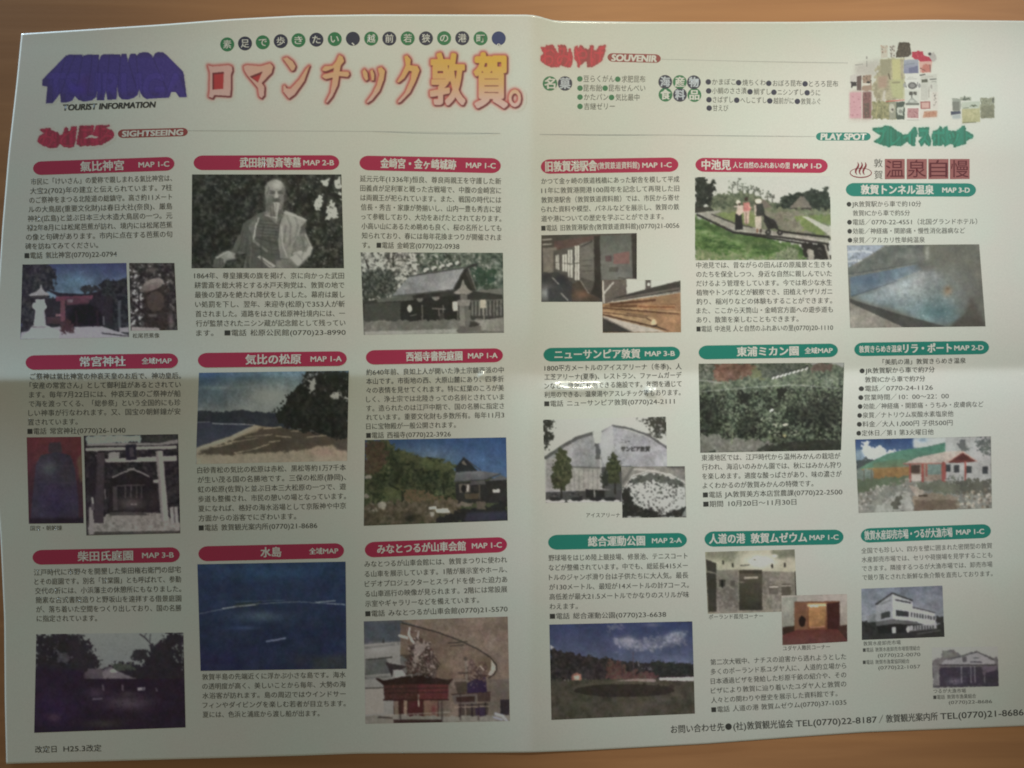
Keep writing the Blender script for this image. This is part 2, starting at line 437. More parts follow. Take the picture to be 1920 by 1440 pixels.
        UU, VV = np.meshgrid(np.linspace(0, 1, nu), np.linspace(0, 1, nv))
        P = bilinear(q, UU, VV)
        ix = np.clip(((P[..., 0] - s.o[0]) * s.ss).round().astype(int), 0, s.w - 1); iy = np.clip(((P[..., 1] - s.o[1]) * s.ss).round().astype(int), 0, s.h - 1)
        cc = a[iy, ix]
        if photo: cc = (cc * .74 + cc.mean(-1, keepdims=True) * .26) * (.87 + .13 * np.clip((cc.mean(-1, keepdims=True) / np.mean(s.paper) - .7) / .25, 0, 1))
        veil = .008 * np.clip(1 - cc / 190, 0, 1)                      # the sheen of the coating lifts dark inks
        col = np.maximum(lin(np.clip(cc, 0, 255)) - veil, 0) / lin(s.paper) * np.array(PAPER)
        col = np.clip(col, 0.004, .86)
        fc = grid_faces(nu, nv)
        blank = (np.abs(a[iy, ix] - np.array(s.paper, float)).max(-1) < 1.2).ravel()      # unprinted paper round a cut-out picture
        if not photo: fc = fc[~blank[fc].all(1)]
        me = mesh_np(name, world(P[..., 0], P[..., 1], layer).reshape(-1, 3), fc)
        at = me.color_attributes.new('ink', 'FLOAT_COLOR', 'POINT')
        at.data.foreach_set('color', np.concatenate([col.reshape(-1, 3), np.ones((nu * nv, 1))], 1).astype(np.float32).ravel())
        return link(name, me, M_print, parent, label)
# ------------------------------------------------------------------ coloured heading bars with white lettering
BAR = [  # quad TL TR BR BL, ink, [(text, x0, x1, em, bold)]
 [(62,303),(327,293.7),(327,319.6),(62,328.5),'r',[('氣比神宮',151,232,20,.03),('MAP 1-C',260,317,14,.025)]],
 [(363,291.5),(636,291),(636,318.6),(363,319),'r',[('武田耕雲斎等墓',450,564,20,.03),('MAP 2-B',569,626,14,.025)]],
 [(674,291.6),(939,296.7),(939,325),(674,319),'r',[('金崎宮・金ヶ崎城跡',714,855,20,.03),('MAP 1-C',874,929,14,.025)]],
 [(1014,299),(1272,295),(1272,322),(1014,326),'r',[('旧敦賀港駅舎',1023,1119,21,.035),('(敦賀鉄道資料館)',1120,1199,14,.015),('MAP 1-C',1204.5,1259,13,.025)]],
 [(1304,295.8),(1552,298),(1552,324.5),(1304,322),'r',[('中池見',1316,1370,20,.035),('人と自然のふれあいの里',1374.5,1481,12.5,.02),('MAP 1-D',1487.5,1540,13,.03)]],
 [(1586,343),(1830,343.8),(1830,368.8),(1586,368),'g',[('敦賀トンネル温泉',1614.5,1750.5,19,.035),('MAP 3-D',1767,1818,13,.035)]],
 [(48,666.4),(333.6,662.4),(333.6,690),(48,693.3),'r',[('常宮神社',150,235,20,.03),('全域MAP',266,321.5,13,.025)]],
 [(371,661.8),(650,658.5),(650,686),(371,689.3),'r',[('気比の松原',460.5,564,20,.03),('MAP 1-A',582.6,640.4,14,.025)]],
 [(686,656.7),(943,652.9),(943,679),(686,683.7),'r',[('西福寺書院庭園',762,866.6,19,.03),('MAP 1-A',877.7,932.7,14,.025)]],
 [(1019,652.4),(1275,649.8),(1275,675),(1019,678),'g',[('ニューサンピア敦賀',1040,1200,19,.03),('MAP 3-B',1209.5,1265,13,.03)]],
 [(1310,648),(1571,644),(1571,669.4),(1310,674),'g',[('東浦ミカン園',1382,1497,19,.035),('全域MAP',1509,1561,12.5,.03)]],
 [(1601.8,642.5),(1854.5,638.8),(1854.5,663.8),(1601.8,668),'g',[('敦賀きらめき温泉',1611,1691,14,.025),('リラ・ポート',1694,1784,19,.035),('MAP 2-D',1789.5,1844,13,.03)]],
 [(61,1031.5),(337,1025.8),(337,1054),(61,1059),'r',[('柴田氏庭園',146,249,20,.03),('MAP 3-B',266.7,325.5,14,.025)]],
 [(372,1024.4),(645,1018.3),(645,1046.5),(372,1052.6),'r',[('水島',489,527,20,.03),('全域MAP',580,634,13,.025)]],
 [(684,1016.6),(950.6,1006.6),(950.6,1035.3),(684,1045.6),'r',[('みなとつるが山車会館',707.5,873,19,.03),('MAP 1-C',885,940.6,14,.025)]],
 [(1027.8,1003),(1288,999),(1288,1026),(1027.8,1031),'g',[('総合運動公園',1103,1209,20,.03),('MAP 2-A',1222.6,1278,13,.025)]],
 [(1321,996.6),(1581.6,992.8),(1581.6,1020.6),(1321,1025.4),'g',[('人道の港',1330,1397,20,.03),('敦賀ムゼウム',1408,1512.6,20,.03),('MAP 1-C',1518,1572,13,.025)]],
 [(1614,991),(1858,982.4),(1858,1008.5),(1614,1018),'g',[('敦賀水産卸売市場・つるが大漁市場',1621,1785.6,19,.02),('MAP 1-C',1793,1845,13,.03)]],
]
for i, (a, b_, c, d, ink, items) in enumerate(BAR):
    bar = Ink().pill((a, b_, c, d)).build('heading_bar', M_red if ink == 'r' else M_green, label='crimson heading bar with white lettering' if ink == 'r' else 'teal heading bar with white lettering')
    L = (np.array(a) + d) / 2; R = (np.array(b_) + c) / 2
    for j, (t, x0, x1, em, bold) in enumerate(items):
        p = lambda x: L + (R - L) * (x - L[0]) / (R[0] - L[0])
        Ink().text(t, p(x0), p(x1), em, bold).build('lettering', M_white, bar, 3)

# ------------------------------------------------------------------ paragraphs
def para(L0, R0, L1, R1, lines, em=13.2, bold=.009, mat_=None, ends=None, starts=None, name='text_block'):
    k = Ink(); n = len(lines); full = []
    L0, R0, L1, R1 = [np.array(p, float) for p in (L0, R0, L1, R1)]
    W = np.hypot(*(R0 - L0))
    nat = []
    for t in lines:
        vs, _ = glyphs(t, bold); nat.append(np.ptp(vs[:, 0]))
    if ends is None:
        st = [W / x for x in nat if .86 < x * em / W < 1.2]
        st = float(np.mean(st)) if st else em
    for i, t in enumerate(lines):
        f = i / max(n - 1, 1); L = L0 + (L1 - L0) * f; R = R0 + (R1 - R0) * f
        if starts and starts[i]: L = L + (R - L) * ((starts[i] - L[0]) / (R[0] - L[0]))
        if ends: R = L + (R - L) * ((ends[i] - L[0]) / (R[0] - L[0]))
        elif not (.86 < nat[i] * em / W < 1.2): R = L + (R - L) * (nat[i] * st / np.hypot(*(R - L)))
        k.text(t, L, R, em, bold)
    return k.build(name, mat_ or M_black, layer=1)
para((58,341),(322.5,334),(46,479.5),(323,474),['市民に「けいさん」の愛称で親しまれる氣比神宮は、','大宝2(702)年の建立と伝えられています。7柱','のご祭神をまつる北陸道の総鎮守。高さ約11メート','ルの大鳥居(重要文化財)は春日大社(奈良)、厳島','神社(広島)と並ぶ日本三大木造大鳥居の一つ。元','禄2年8月には松尾芭蕉が訪れ、境内には松尾芭蕉','の像と句碑があります。市内に点在する芭蕉の句','碑を訪ねてみてください。','■電話 氣比神宮(0770)22-0794'])
para((364,517),(645,517),(368,624.5),(648,623),['1864年、尊皇攘夷の旗を掲げ、京に向かった武田','耕雲斎を総大将とする水戸天狗党は、敦賀の地で','最後の望みを絶たれ降伏をしました。幕府は厳し','い処罰を下し、翌年、来迎寺(松原)で353人が斬','首されました。道路をはさむ松原神社境内には、一','行が監禁されたニシン蔵が記念館として残ってい','ます。  ■電話 松原公民館(0770)23-8990'])
para((675,335),(939.5,340),(679,459.5),(940,463),['延元元年(1336年)恒良、尊良両親王を守護した新','田義貞が足利軍と戦った古戦場で、中腹の金崎宮に','は両親王が祀られています。また、戦国の時代には','信長・秀吉・家康が勢揃いし、山内一豊も秀吉に従','って参戦しており、大功をあげたとされております。','小高い山にあるため眺めも良く、桜の名所としても','知られており、春には毎年花換まつりが開催されま','す。 ■電話 金崎宮(0770)22-0938'])
para((1015,340),(1273.5,336),(1015,428),(1273.5,422.5),['かつて金ヶ崎の鉄道桟橋にあった駅舎を模して平成','11年に敦賀港開港100周年を記念して再現した旧','敦賀港駅舎（敦賀鉄道資料館）では、市民から寄せ','られた資料や模型、パネルなどを展示し、敦賀の鉄','道や港についての歴史を学ぶことができます。','■電話 旧敦賀港駅舎(敦賀鉄道資料館)(0770)21-0056'], em=12.6,
     ends=[1273.5,1273.5,1273.5,1273.5,1244,1273.5])
para((1305.5,497.5),(1559.5,496),(1306,617),(1562,614),['中池見では、昔ながらの田んぼの原風景と生きも','のたちを保全しつつ、身近な自然に親しんでいた','だけるよう管理をしています。今では希少な水生','植物やトンボなどが観察でき、田植えやザリガニ','釣り、稲刈りなどの体験もすることができます。','また、ここから天筒山・金崎宮方面への遊歩道も','あり、散策を楽しむこともできます。','■電話 中池見 人と自然のふれあいの里(0770)20-1110'],
     ends=[1559,1559.5,1560,1560.5,1560,1561.5,1497,1562], em=12.6)
para((1587.5,383),(1832,381.5),(1589.5,450.5),(1834,449),['●JR敦賀駅から車で約10分','敦賀ICから車で約5分','●電話／0770-22-4551（北国グランドホテル）','●効能／神経痛・関節痛・慢性消化器病など','●泉質／アルカリ性単純温泉'],
     ends=[1727,1706,1832,1809.5,1734], starts=[0,1599,0,0,0], em=12, bold=.006)
para((56.5,706),(339,704.5),(51.5,809),(338,805),['ご祭神は氣比神宮の仲哀天皇のお后で、神功皇后。','「安産の常宮さん」として御利益があるとされてい','ます。毎年7月22日には、仲哀天皇のご祭神が船','で海を渡ってくる、「総参祭」という全国的にも珍','しい神事が行なわれます。又、国宝の朝鮮鐘が安','置されています。','■電話 常宮神社(0770)26-1040'])
para((370,882),(648.6,876.5),(372.6,990),(648.6,984),['白砂青松の気比の松原は赤松、黒松等約1万7千本','が生い茂る国の名勝地です。三保の松原(静岡)、','虹の松原(佐賀)と並ぶ日本三大松原の一つで、遊','歩道も整備され、市民の憩いの場となっています。','夏になれば、格好の海水浴場として京阪神や中京','方面からの浴客でにぎわいます。','■電話 敦賀観光案内所(0770)21-8686'])
para((686.7,698.3),(944.5,693.5),(686.7,816.6),(945.5,811.7),['約640年前、良如上人が開いた浄土宗鎮西派の中','本山です。市街地の西、大原山麓にあり、四季折','々の表情を見せてくれます。特に紅葉のころが美','しく、浄土宗では北陸きっての名刹とされていま','す。造られたのは江戸中期で、国の名勝に指定さ','れています。重要文化財も多数所有。毎年11月3','日に宝物殿が一般公開されます。','■電話 西福寺(0770)22-3926'], em=12.8)
para((1021,690.4),(1278,687),(1020.6,757.2),(1277,752),['1800平方メートルのアイスアリーナ（冬季)、人','工芝アリーナ(夏季)、レストラン、ファームガーデ','ンなど、健康に利用できる施設です。年間を通じて','利用のできる、温泉湯やアスレチック等もあります。','■電話 ニューサンピア敦賀(0770)24-2111'], em=12.6,
     ends=[1278,1278,1278,1276,1265])
para((1315.5,858.5),(1575.6,855),(1318.7,945.5),(1579.3,939),['東浦地区では、江戸時代から温州みかんの栽培が','行われ、海沿いのみかん園では、秋にはみかん狩り','を楽しめます。適度な酸っぱさがあり、味の濃さが','よくわかるのが敦賀みかんの特徴です。','■電話 JA敦賀美方本店営農課(0770)22-2500','■期間 10月20日～11月30日'], em=12.8,
     ends=[1575.6,1576.5,1578,1525,1579.3,1493])
para((1655,679),(1811,676),(1655,679),(1811,676),['「美肌の湯」敦賀きらめき温泉'], em=11.5, bold=.006, ends=[1811])
para((1612,695.5),(1846,691),(1605.8,812.5),(1846,808),['●JR敦賀駅から車で約7分','敦賀ICから車で約7分','●電話／0770-24-1126','●営業時間／10：00～22：00','●効能／神経痛・関節痛・うちみ・皮膚病など','●泉質／ナトリウム炭酸水素塩泉他','●料金／大人1,000円 子供500円','●定休日／第1 第3火曜日他'],
     ends=[1752.5,1734.5,1749,1779,1844,1787.5,1786,1750.5], starts=[0,1622,0,0,0,0,0,0], em=12, bold=.006)
para((63.6,1073.6),(339,1068),(69,1160),(340.4,1158),['江戸時代に市野々を開墾した柴田権右衛門の邸宅','とその庭園です。別名「甘棠園」とも呼ばれて、参勤','交代の折には、小浜藩主の休憩所にもなりました。','簡素な古式書院造りと野坂山を遠拝する借景庭園','が、落ち着いた空間をつくり出しており、国の名勝','に指定されています。'])
para((379,1269.5),(648,1265),(380,1340),(648,1337),['敦賀半島の先端近くに浮かぶ小さな島です。海水','の透明度が高く、美しいことから毎年、大勢の海','水浴客が訪れます。島の周辺ではウインドサー','フィンやダイビングを楽しむ若者が目立ちます。','夏には、色浜と浦底から渡し船が出ます。'], em=12.6, ends=[648,648,648,648,599])
para((683.4,1058),(950.6,1049.4),(685,1151),(951.6,1141.6),['みなとつるが山車会館には、敦賀まつりに使われ','る山車を展示しています。1階が展示室やホール、','ビデオプロジェクターとスライドを使った迫力あ','る山車巡行の映像が見られます。2階には常設展','示室やギャラリーなどを備えています。','■電話 みなとつるが山車会館(0770)21-5570'], em=13, ends=[950.6,950.6,951,951,898,951.6])
para((1028.7,1046.4),(1289,1042.3),(1031,1155.7),(1292,1151),['野球場をはじめ陸上競技場、修景池、テニスコート','などが整備されています。中でも、総延長415メー','トルのジャンボ滑り台は子供たちに大人気。最長','が130メートル、最短が14メートルの計7コース。','高低差が最大21.5メートルでかなりのスリルが味','わえます。','■電話 総合運動公園(0770)23-6638'], em=12.8, ends=[1289,1289.5,1290.5,1291.5,1292,1083,1249])
para((1332,1242),(1586.4,1231),(1333.8,1331),(1587,1316.4),['第二次大戦中、ナチスの迫害から逃れようとした','多くのポーランド系ユダヤ人に、人道的立場から','日本通過ビザを発給した杉原千畝の紹介や、その','ビザにより敦賀に辿り着いたユダヤ人と敦賀の','人々との関わりや歴史を展示した資料館です。','■電話 人道の港 敦賀ムゼウム(0770)37-1035'], em=12.4, bold=.006, ends=[1586.4,1586.5,1586.6,1586.7,1570,1587])
para((1615,1033),(1860,1023),(1617,1083),(1861,1075.4),['全国でも珍しい、四方を壁に囲まれた密閉型の敦賀','水産卸売市場では、セリや荷捌場を見学することも','できます。隣接するつるが大漁市場では、卸売市場','で競り落とされた新鮮な魚介類を直売しております。'], em=11.6, bold=.006, mat_=M_grey)
def cap(t, L, R, em, m_=M_black, bold=.006): Ink().text(t, L, R, em, bold).build('caption', m_)
cap('松尾芭蕉像', (248.6,629.7),(299,629),10)
cap('国宝・朝鮮鐘', (57,990.5),(116,989.7),10)
cap('アイスアリーナ', (1099,966),(1162.5,966),10)
cap('ポーランド孤児コーナー', (1329,1157),(1430.6,1155),10)
cap('ユダヤ人難民コーナー', (1468,1216),(1556,1212.6),10)
cap('敦賀水産卸売市場', (1618.7,1207),(1688.7,1204.5),9, M_grey)
cap('■電話 敦賀水産卸売市場管理組合', (1618,1219),(1725.5,1215),9, M_grey)
cap('(0770)22-0070', (1646,1229),(1725.5,1226.7),9.5, M_grey)
cap('■電話 敦賀市漁業協同組合', (1618,1242),(1705,1239.5),9, M_grey)
cap('(0770)22-1057', (1647,1252),(1725.5,1249.5),9.5, M_grey)
cap('つるが大漁市場', (1750,1296),(1811,1295),9, M_grey)
cap('■電話 敦賀市漁業組合', (1750,1307.5),(1830,1305),9, M_grey)
cap('(0770)22-8686', (1779,1317),(1860,1315),9, M_grey)
ft = Ink()
for t, x0, x1 in (('お問い合わせ先', 1258, 1358), ('(社)敦賀観光協会', 1375, 1487), ('TEL(0770)22-8187', 1492, 1644), ('／', 1648, 1656), ('敦賀観光案内所', 1661, 1758), ('TEL(0770)21-8686', 1763, 1919)):
    yl = lambda x: 1368 + (x - 1258) * -0.0497
    ft.text(t, (x0, yl(x0)), (x1, yl(x1)), 16.5, .012)
ft.disc(1366, 1362.5, 6.2)
ft.build('contact_line', M_black)
Ink().text('改定日', (66,1405.5),(106,1404.5), 14, .012).text('H25.3改定', (119,1404),(190,1402.5), 14, .012).build('revision_date', M_black)

# ------------------------------------------------------------------ thin ruled lines
Ink().stroke([(352,245),(500,245.5),(700,246.5),(938,250)], .9).build('ruled_line', M_rule)
Ink().stroke([(1240,111),(1400,115),(1590,118)], .9).build('ruled_line', M_rule)
Ink().stroke([(1012,252),(1250,253),(1528,256)], .9).build('ruled_line', M_rule)

# ------------------------------------------------------------------ slogan in small round badges
cs = [(243,235),(337,230),(431,224),(526,218),(620,213),(715,210),(812,207),(908,205),(1005,204),(1101,204),(1198,203),(1295,203),(1391,202),(1487,202),(1584,203),(1680,203)]
for i, ((cx, cy), ch) in enumerate(zip(cs, '素足で歩きたい、越前若狭の港町。')):
    x, y = 340 + cx * .3542, cy * .3542
    bd = Ink().disc(x, y, 13.2).build('round_badge', M_dot if i % 2 == 0 else (M_blue if i == 15 else M_navy), label='green badge' if i % 2 == 0 else 'dark navy badge')
    k = Ink()
    if ch == '、': k.text(ch, (x - 2, y + 5), (x + 3, y + 5), 18, .02)
    elif ch == '。': k.text(ch, (x - 3, y + 8), (x + 3, y + 8), 18, .02)
    else: k.text(ch, (x - 7.5, y), (x + 7.5, y), 17, .012)
    k.build('lettering', M_white, bd, 3)

# ------------------------------------------------------------------ souvenir lists
def badge(x, y, r, ch, m_, wm=M_white, em=22):
    bd = Ink().disc(x, y, r).build('round_badge', m_, label='green badge' if m_ is M_dot or m_ is M_green else 'dark navy badge')
    Ink().text(ch, (x - em * .44, y), (x + em * .44, y), em, .035).build('lettering', wm, bd, 3)
badge(1031.2, 156.5, 13.6, '名', M_dot); badge(1059.5, 156.5, 13.6, '菓', M_navy, M_lb)
for (x, y, ch, g) in ((1247.3,153.5,'海',0),(1274.5,153.8,'産',1),(1301,154.2,'物',0),(1247.8,177.5,'食',1),(1275,177.8,'料',0),(1302,178.2,'品',1)):
    badge(x, y, 13, ch, M_dot if g else M_navy, M_white if g else M_lb, 20)
def bullets(rows, m_dot, em):
    kd = Ink(); kt = Ink()
    for y0, items in rows:
        for (xd, x0, x1, yy, t) in items:
            kd.disc(xd, yy, 5.2); kt.text(t, (x0, yy), (x1, yy), em, .004)
    kd.build('bullet_dots', m_dot); kt.build('text_block', M_black)
f3 = lambda x: 980 + x * .3229
g3 = lambda y: 50 + y * .3229
bullets([(0, [(f3(332), f3(353), f3(533), g3(303), '豆らくがん'), (f3(552), f3(575), f3(712), g3(305), '求肥昆布')]),
         (0, [(f3(333), f3(353), f3(461), g3(357), '昆布飴'), (f3(479), f3(500), f3(712), g3(357), '昆布せんべい')]),
         (0, [(f3(333), f3(356), f3(497), g3(409), 'かたパン'), (f3(516), f3(539), f3(678), g3(411), '気比最中')]),
         (0, [(f3(333), f3(356), f3(535), g3(463), '吉継ゼリー')])], M_dot, 14)
bullets([(0, [(f3(1078), f3(1100), f3(1236), g3(321), 'かまぼこ'), (f3(1254), f3(1276), f3(1410), g3(325), '焼ちくわ'), (f3(1429), f3(1452), f3(1620), g3(329), 'おぼろ昆布'), (f3(1640), f3(1663), f3(1832), g3(332), 'とろろ昆布')]),
         (0, [(f3(1080), f3(1100), f3(1300), g3(373), '小鯛のささ漬'), (f3(1320), f3(1342), f3(1440), g3(378), '鯛ずし'), (f3(1459), f3(1480), f3(1632), g3(381), 'ニシンずし'), (f3(1652), f3(1672), f3(1728), g3(384), 'うに')]),
         (0, [(f3(1082), f3(1104), f3(1222), g3(424), 'さばずし'), (f3(1243), f3(1264), f3(1416), g3(427), 'へしこずし'), (f3(1435), f3(1456), f3(1574), g3(431), '越前がに'), (f3(1595), f3(1616), f3(1730), g3(434), '敦賀ふぐ')]),
         (0, [(f3(1083), f3(1104), f3(1194), g3(473), '甘えび')])], M_navy, 13)

# ------------------------------------------------------------------ pills beside the logos
for q, t, x0, x1, em, m_, lm in (([(221,243),(352,239.5),(352,255),(221,259)], 'SIGHTSEEING', 229, 343, 15, M_pill, M_white),
                        ([(1139,99.3),(1239,102),(1239,118),(1139,115.5)], 'SOUVENIR', 1147, 1231, 17, M_pill, M_white),
                        ([(1530,248.5),(1632.5,248.5),(1632.5,263.5),(1530,263.5)], 'PLAY SPOT', 1539, 1624, 16.5, M_green, M_white)):
    bar = Ink().pill(q).build('heading_pill', m_)
    L = (np.array(q[0]) + q[3]) / 2; R = (np.array(q[1]) + q[2]) / 2
    p = lambda x: L + (R - L) * (x - L[0]) / (R[0] - L[0])
    Ink().text(t, p(x0), p(x1), em, .05, .12).build('lettering', lm, bar, 3)
Ink().text('TOURIST INFORMATION', (119, 201.5), (292, 195.5), 15.5, .05, .22).build('subtitle', M_black)

# ------------------------------------------------------------------ hot spring heading: steam mark and four tiles
sp = Ink(); a = np.linspace(0, 2 * np.pi, 49)
sp.stroke(np.stack([1614 + 20 * np.cos(a), 324 + 8.7 * np.sin(a)], 1), 1.6 + .5 * np.sin(a))
for cx in (1607, 1614, 1621):
    t = np.linspace(0, 1, 16)
    sp.stroke(np.stack([cx + 2.6 * np.sin(t * 2 * np.pi * .95 + .3), 304 + 24 * t], 1), .6 + 3.2 * np.sin(np.pi * t) ** .8)
sp.build('hot_spring_mark', M_mred)
Ink().text('敦', (1638.5, 306), (1655, 306), 17.5, 0).text('賀', (1639, 328), (1655, 328), 17.5, 0).build('heading_lettering', M_black)
for i, ch in enumerate('温泉自慢'):
    x = (1659, 1700, 1740.5, 1781)[i]; w_ = (37.5, 38, 38, 37)[i]
    k = Ink(); nn = 9; uu, vv = np.meshgrid(np.linspace(0, 1, nn), np.linspace(0, 1, nn))
    k.add(bilinear([(x, 298), (x + w_, 298), (x + w_, 335.5), (x, 336)], uu, vv).reshape(-1, 2), grid_faces(nn, nn))
    tl = k.build('character_tile', M_brown)
    Ink().text(ch, (x + 2, 317), (x + w_ - 2, 317), 35, .0).build('lettering', M_dred, tl, 3)
# ------------------------------------------------------------------ printed photographs
# red gate behind a stone lantern
k = .264
c = Cv([(42,496),(237,493),(242,632),(38,636)], (0,280), k, (122,127,114), (55,60,92), 11)
c.G([(140,800),(920,800),(920,1060),(140,1060)], (52,58,98), (88,112,122))
c.E(520, 940, 190, 110, (78,110,126), .8, soft=1)
c.F([(140,800),(330,800),(400,880),(380,1000),(330,1030),(430,1100),(430,1345),(140,1345)], [(32,30,40),(46,44,50),(64,62,64)], 5, 3)
c.F([(715,940),(760,920),(860,930),(920,900),(920,1345),(700,1260),(700,1010)], [(26,26,34),(38,38,44),(56,58,60)], 5, 2)
c.P([(300,985),(420,1020),(600,1028),(715,1008),(720,1045),(600,1050),(420,1048)], (38,33,42))
c.P([(310,1060),(800,1040),(800,1260),(310,1260)], (42,36,44))
c.F([(580,985),(620,960),(690,970),(715,1005),(590,1020)], [(36,36,42),(54,56,58)], 3)
c.P([(395,1045),(665,1038),(650,1066),(398,1078)], (104,52,66)).P([(470,1055),(640,1050),(630,1100),(470,1105)], (88,50,62)).P([(480,1068),(520,1064),(520,1088),(480,1090)], (120,96,100))
c.P([(428,1070),(462,1070),(464,1225),(430,1225)], (106,62,68)).P([(395,1170),(430,1168),(430,1186),(395,1188)], (120,84,84)).P([(330,1190),(430,1195),(430,1240),(330,1240)], (70,48,54))
c.P([(500,1258),(490,1190),(520,1120),(590,1095),(680,1110),(730,1180),(735,1258)], (28,22,32), soft=3).W([[(540,1150),(545,1250)], [(690,1150),(695,1250)]], 14, (52,38,46), .7)
c.P([(835,1075),(858,1070),(860,1270),(840,1265)], (70,74,76)).L([(735,1190),(738,1245)], 12, (92,88,90))
c.P([(150,1300),(420,1258),(520,1262),(720,1256),(915,1320),(918,1350),(140,1350)], (128,124,122))
c.P([(720,1300),(915,1325),(915,1333),(720,1310)], (60,56,60)).P([(845,1268),(915,1262),(915,1300),(845,1300)], (118,114,112))
c.P([(425,1300),(430,1240),(470,1208),(510,1230),(525,1300)], (72,46,50), rough=3, cell=3).D([(420,1215),(520,1215),(520,1300),(420,1300)], [(92,56,58),(50,30,38)], 25, (.6,1.3))
c.P([(145,1350),(200,1290),(236,1250),(330,1250),(425,1290),(420,1350)], (146,140,134)).P([(225,1255),(335,1255),(320,1270),(232,1270)], (112,108,104))
c.P([(240,1250),(252,1145),(316,1145),(328,1250)], (168,163,154)).P([(296,1145),(316,1145),(328,1250),(300,1250)], (136,132,126))
c.P([(228,1122),(236,1090),(320,1088),(332,1122),(312,1146),(256,1146)], (172,168,158)).P([(252,1066),(318,1064),(316,1092),(256,1094)], (152,148,140))
c.P([(200,1034),(262,1008),(282,985),(288,962),(296,962),(300,985),(318,1008),(352,1028),(334,1050),(232,1054)], (128,124,118)).P([(214,1042),(345,1036),(330,1056),(240,1058)], (58,54,56))
c.N(5); c.build(label='printed photo of a stone lantern in front of a red shrine gate')
# moss grown statue among trees
c = Cv([(242,493),(327,493),(333,619),(245,620)], (0,280), k, (130,135,122), (60,56,54), 12)
c.F(None, [(36,32,34),(50,46,46),(74,70,66),(150,146,138)], 5, 0, bias=-.5)
c.D([(920,830),(1010,830),(1010,1250),(930,1260)], [(190,188,180),(160,158,150),(44,40,40)], 60, (1,3), asp=1.8)
c.L([(930,1070),(1050,1190)], 14, (40,34,36)).L([(985,1000),(990,1120)], 10, (44,38,40))
c.F([(1020,1000),(1180,960),(1200,1120),(1180,1290),(1040,1290)], [(44,36,36),(64,54,50)], 4, 3)
c.E(1085, 960, 78, 40, (122,112,102), rot=-20).E(1068, 980, 80, 26, (104,94,86), rot=-20, a=.7)
c.E(1105, 1080, 62, 70, (76,64,58)).E(1080, 860, 40, 25, (84,76,70), soft=1)
c.P([(1050,1170),(1115,1170),(1110,1190),(1060,1190)], (90,84,78))
c.P([(930,1260),(1130,1268),(1140,1300),(930,1300)], (132,124,116)).E(1215, 1220, 22, 70, (104,92,90), soft=1)
c.N(5); c.build(label='small printed photo of a weathered statue among trees')

# stone statue of a bearded man
k = .257
c = Cv([(360,327),(640,327),(645,503),(359,503)], (340,280), k, (142,147,134), (44,47,42), 13)
c.F(None, [(30,33,29),(40,43,38),(54,58,50),(76,80,70)], 7, 0, bias=-.3)
c.D([(220,240),(430,220),(430,330),(260,330)], [(92,98,86),(116,122,108)], 30, (.6,1.6), asp=1.6)
c.D([(780,200),(1000,190),(1010,330),(790,450)], [(90,96,84),(140,146,132),(34,36,32)], 45, (.6,2))
for p in ([(1020,230),(1085,215),(1060,280),(1025,265)], [(1115,230),(1165,195),(1168,290),(1120,285)], [(975,370),(1030,330),(1020,440),(970,440)], [(1080,370),(1110,365),(1150,500),(1050,520),(1055,470)], [(1120,310),(1170,320),(1168,370)]):
    c.P(p, (150,158,144), rough=1.5)
c.D([(960,200),(1180,200),(1180,520),(960,520)], [(150,158,144),(38,40,36),(60,64,56)], 55, (.7,2.4), asp=1.5)
c.L([(1170,350),(1060,320),(1110,190)], 22, (36,36,34)).L([(1060,320),(1030,560)], 24, (38,40,36))
c.D([(880,540),(1180,540),(1190,870),(900,870)], [(96,102,90),(120,126,112),(34,36,32),(60,66,56)], 110, (.6,2), asp=1.8)
# shoulders and robe
c.P([(450,540),(560,470),(640,440),(750,440),(830,470),(920,510),(900,590),(960,720),(940,780),(850,870),(450,870),(480,760),(380,760),(430,640)], (92,96,86))
c.G([(450,540),(560,470),(560,870),(470,870),(480,760),(400,740)], (84,88,79), (72,75,67), 'y')
c.P([(490,560),(560,480),(540,640),(500,700)], (102,106,96))
c.G([(545,510),(600,470),(710,560),(730,870),(480,870),(520,680)], (88,92,82), (74,78,69))
for i in range(8):
    y = 520 + i * 24; c.L([(570, y), (705, y + 12)], 5, (66,70,62)); c.L([(570, y + 9), (705, y + 21)], 4, (110,114,103), .7)
c.P([(520,640),(620,650),(725,680),(730,870),(520,870)], (78,82,73)).L([(530,640),(710,690)], 6, (58,61,54)).L([(530,720),(710,740)], 5, (60,63,56))
c.G([(745,440),(850,480),(920,515),(880,570),(850,640),(812,700),(815,760),(780,800),(715,790),(700,660),(715,540)], (134,138,126), (112,116,105))
c.P([(870,570),(915,520),(885,600)], (90,94,84)).L([(740,470),(712,560),(702,680),(718,790)], 6, (66,70,62)).L([(855,640),(800,780)], 6, (80,84,74))
c.P([(850,630),(905,600),(960,720),(935,775),(860,810),(810,770),(820,700)], (106,110,99), soft=1).P([(930,700),(958,720),(936,775),(905,770)], (140,144,132), soft=1)
c.P([(790,790),(870,740),(940,760),(860,850),(790,870)], (140,144,132), soft=1).P([(690,810),(800,800),(860,870),(690,870)], (104,108,97), soft=1)
c.P([(555,785),(575,772),(690,850),(670,870),(640,862)], (138,142,130)).L([(580,800),(670,862)], 5, (80,84,74))
c.L([(565,500),(545,560),(525,660)], 9, (150,154,142)).L([(530,670),(620,740)], 22, (106,110,100)).L([(535,690),(612,750)], 5, (66,70,62))
c.L([(515,660),(500,860)], 6, (112,116,105), .6).L([(470,600),(440,740)], 5, (64,67,60))
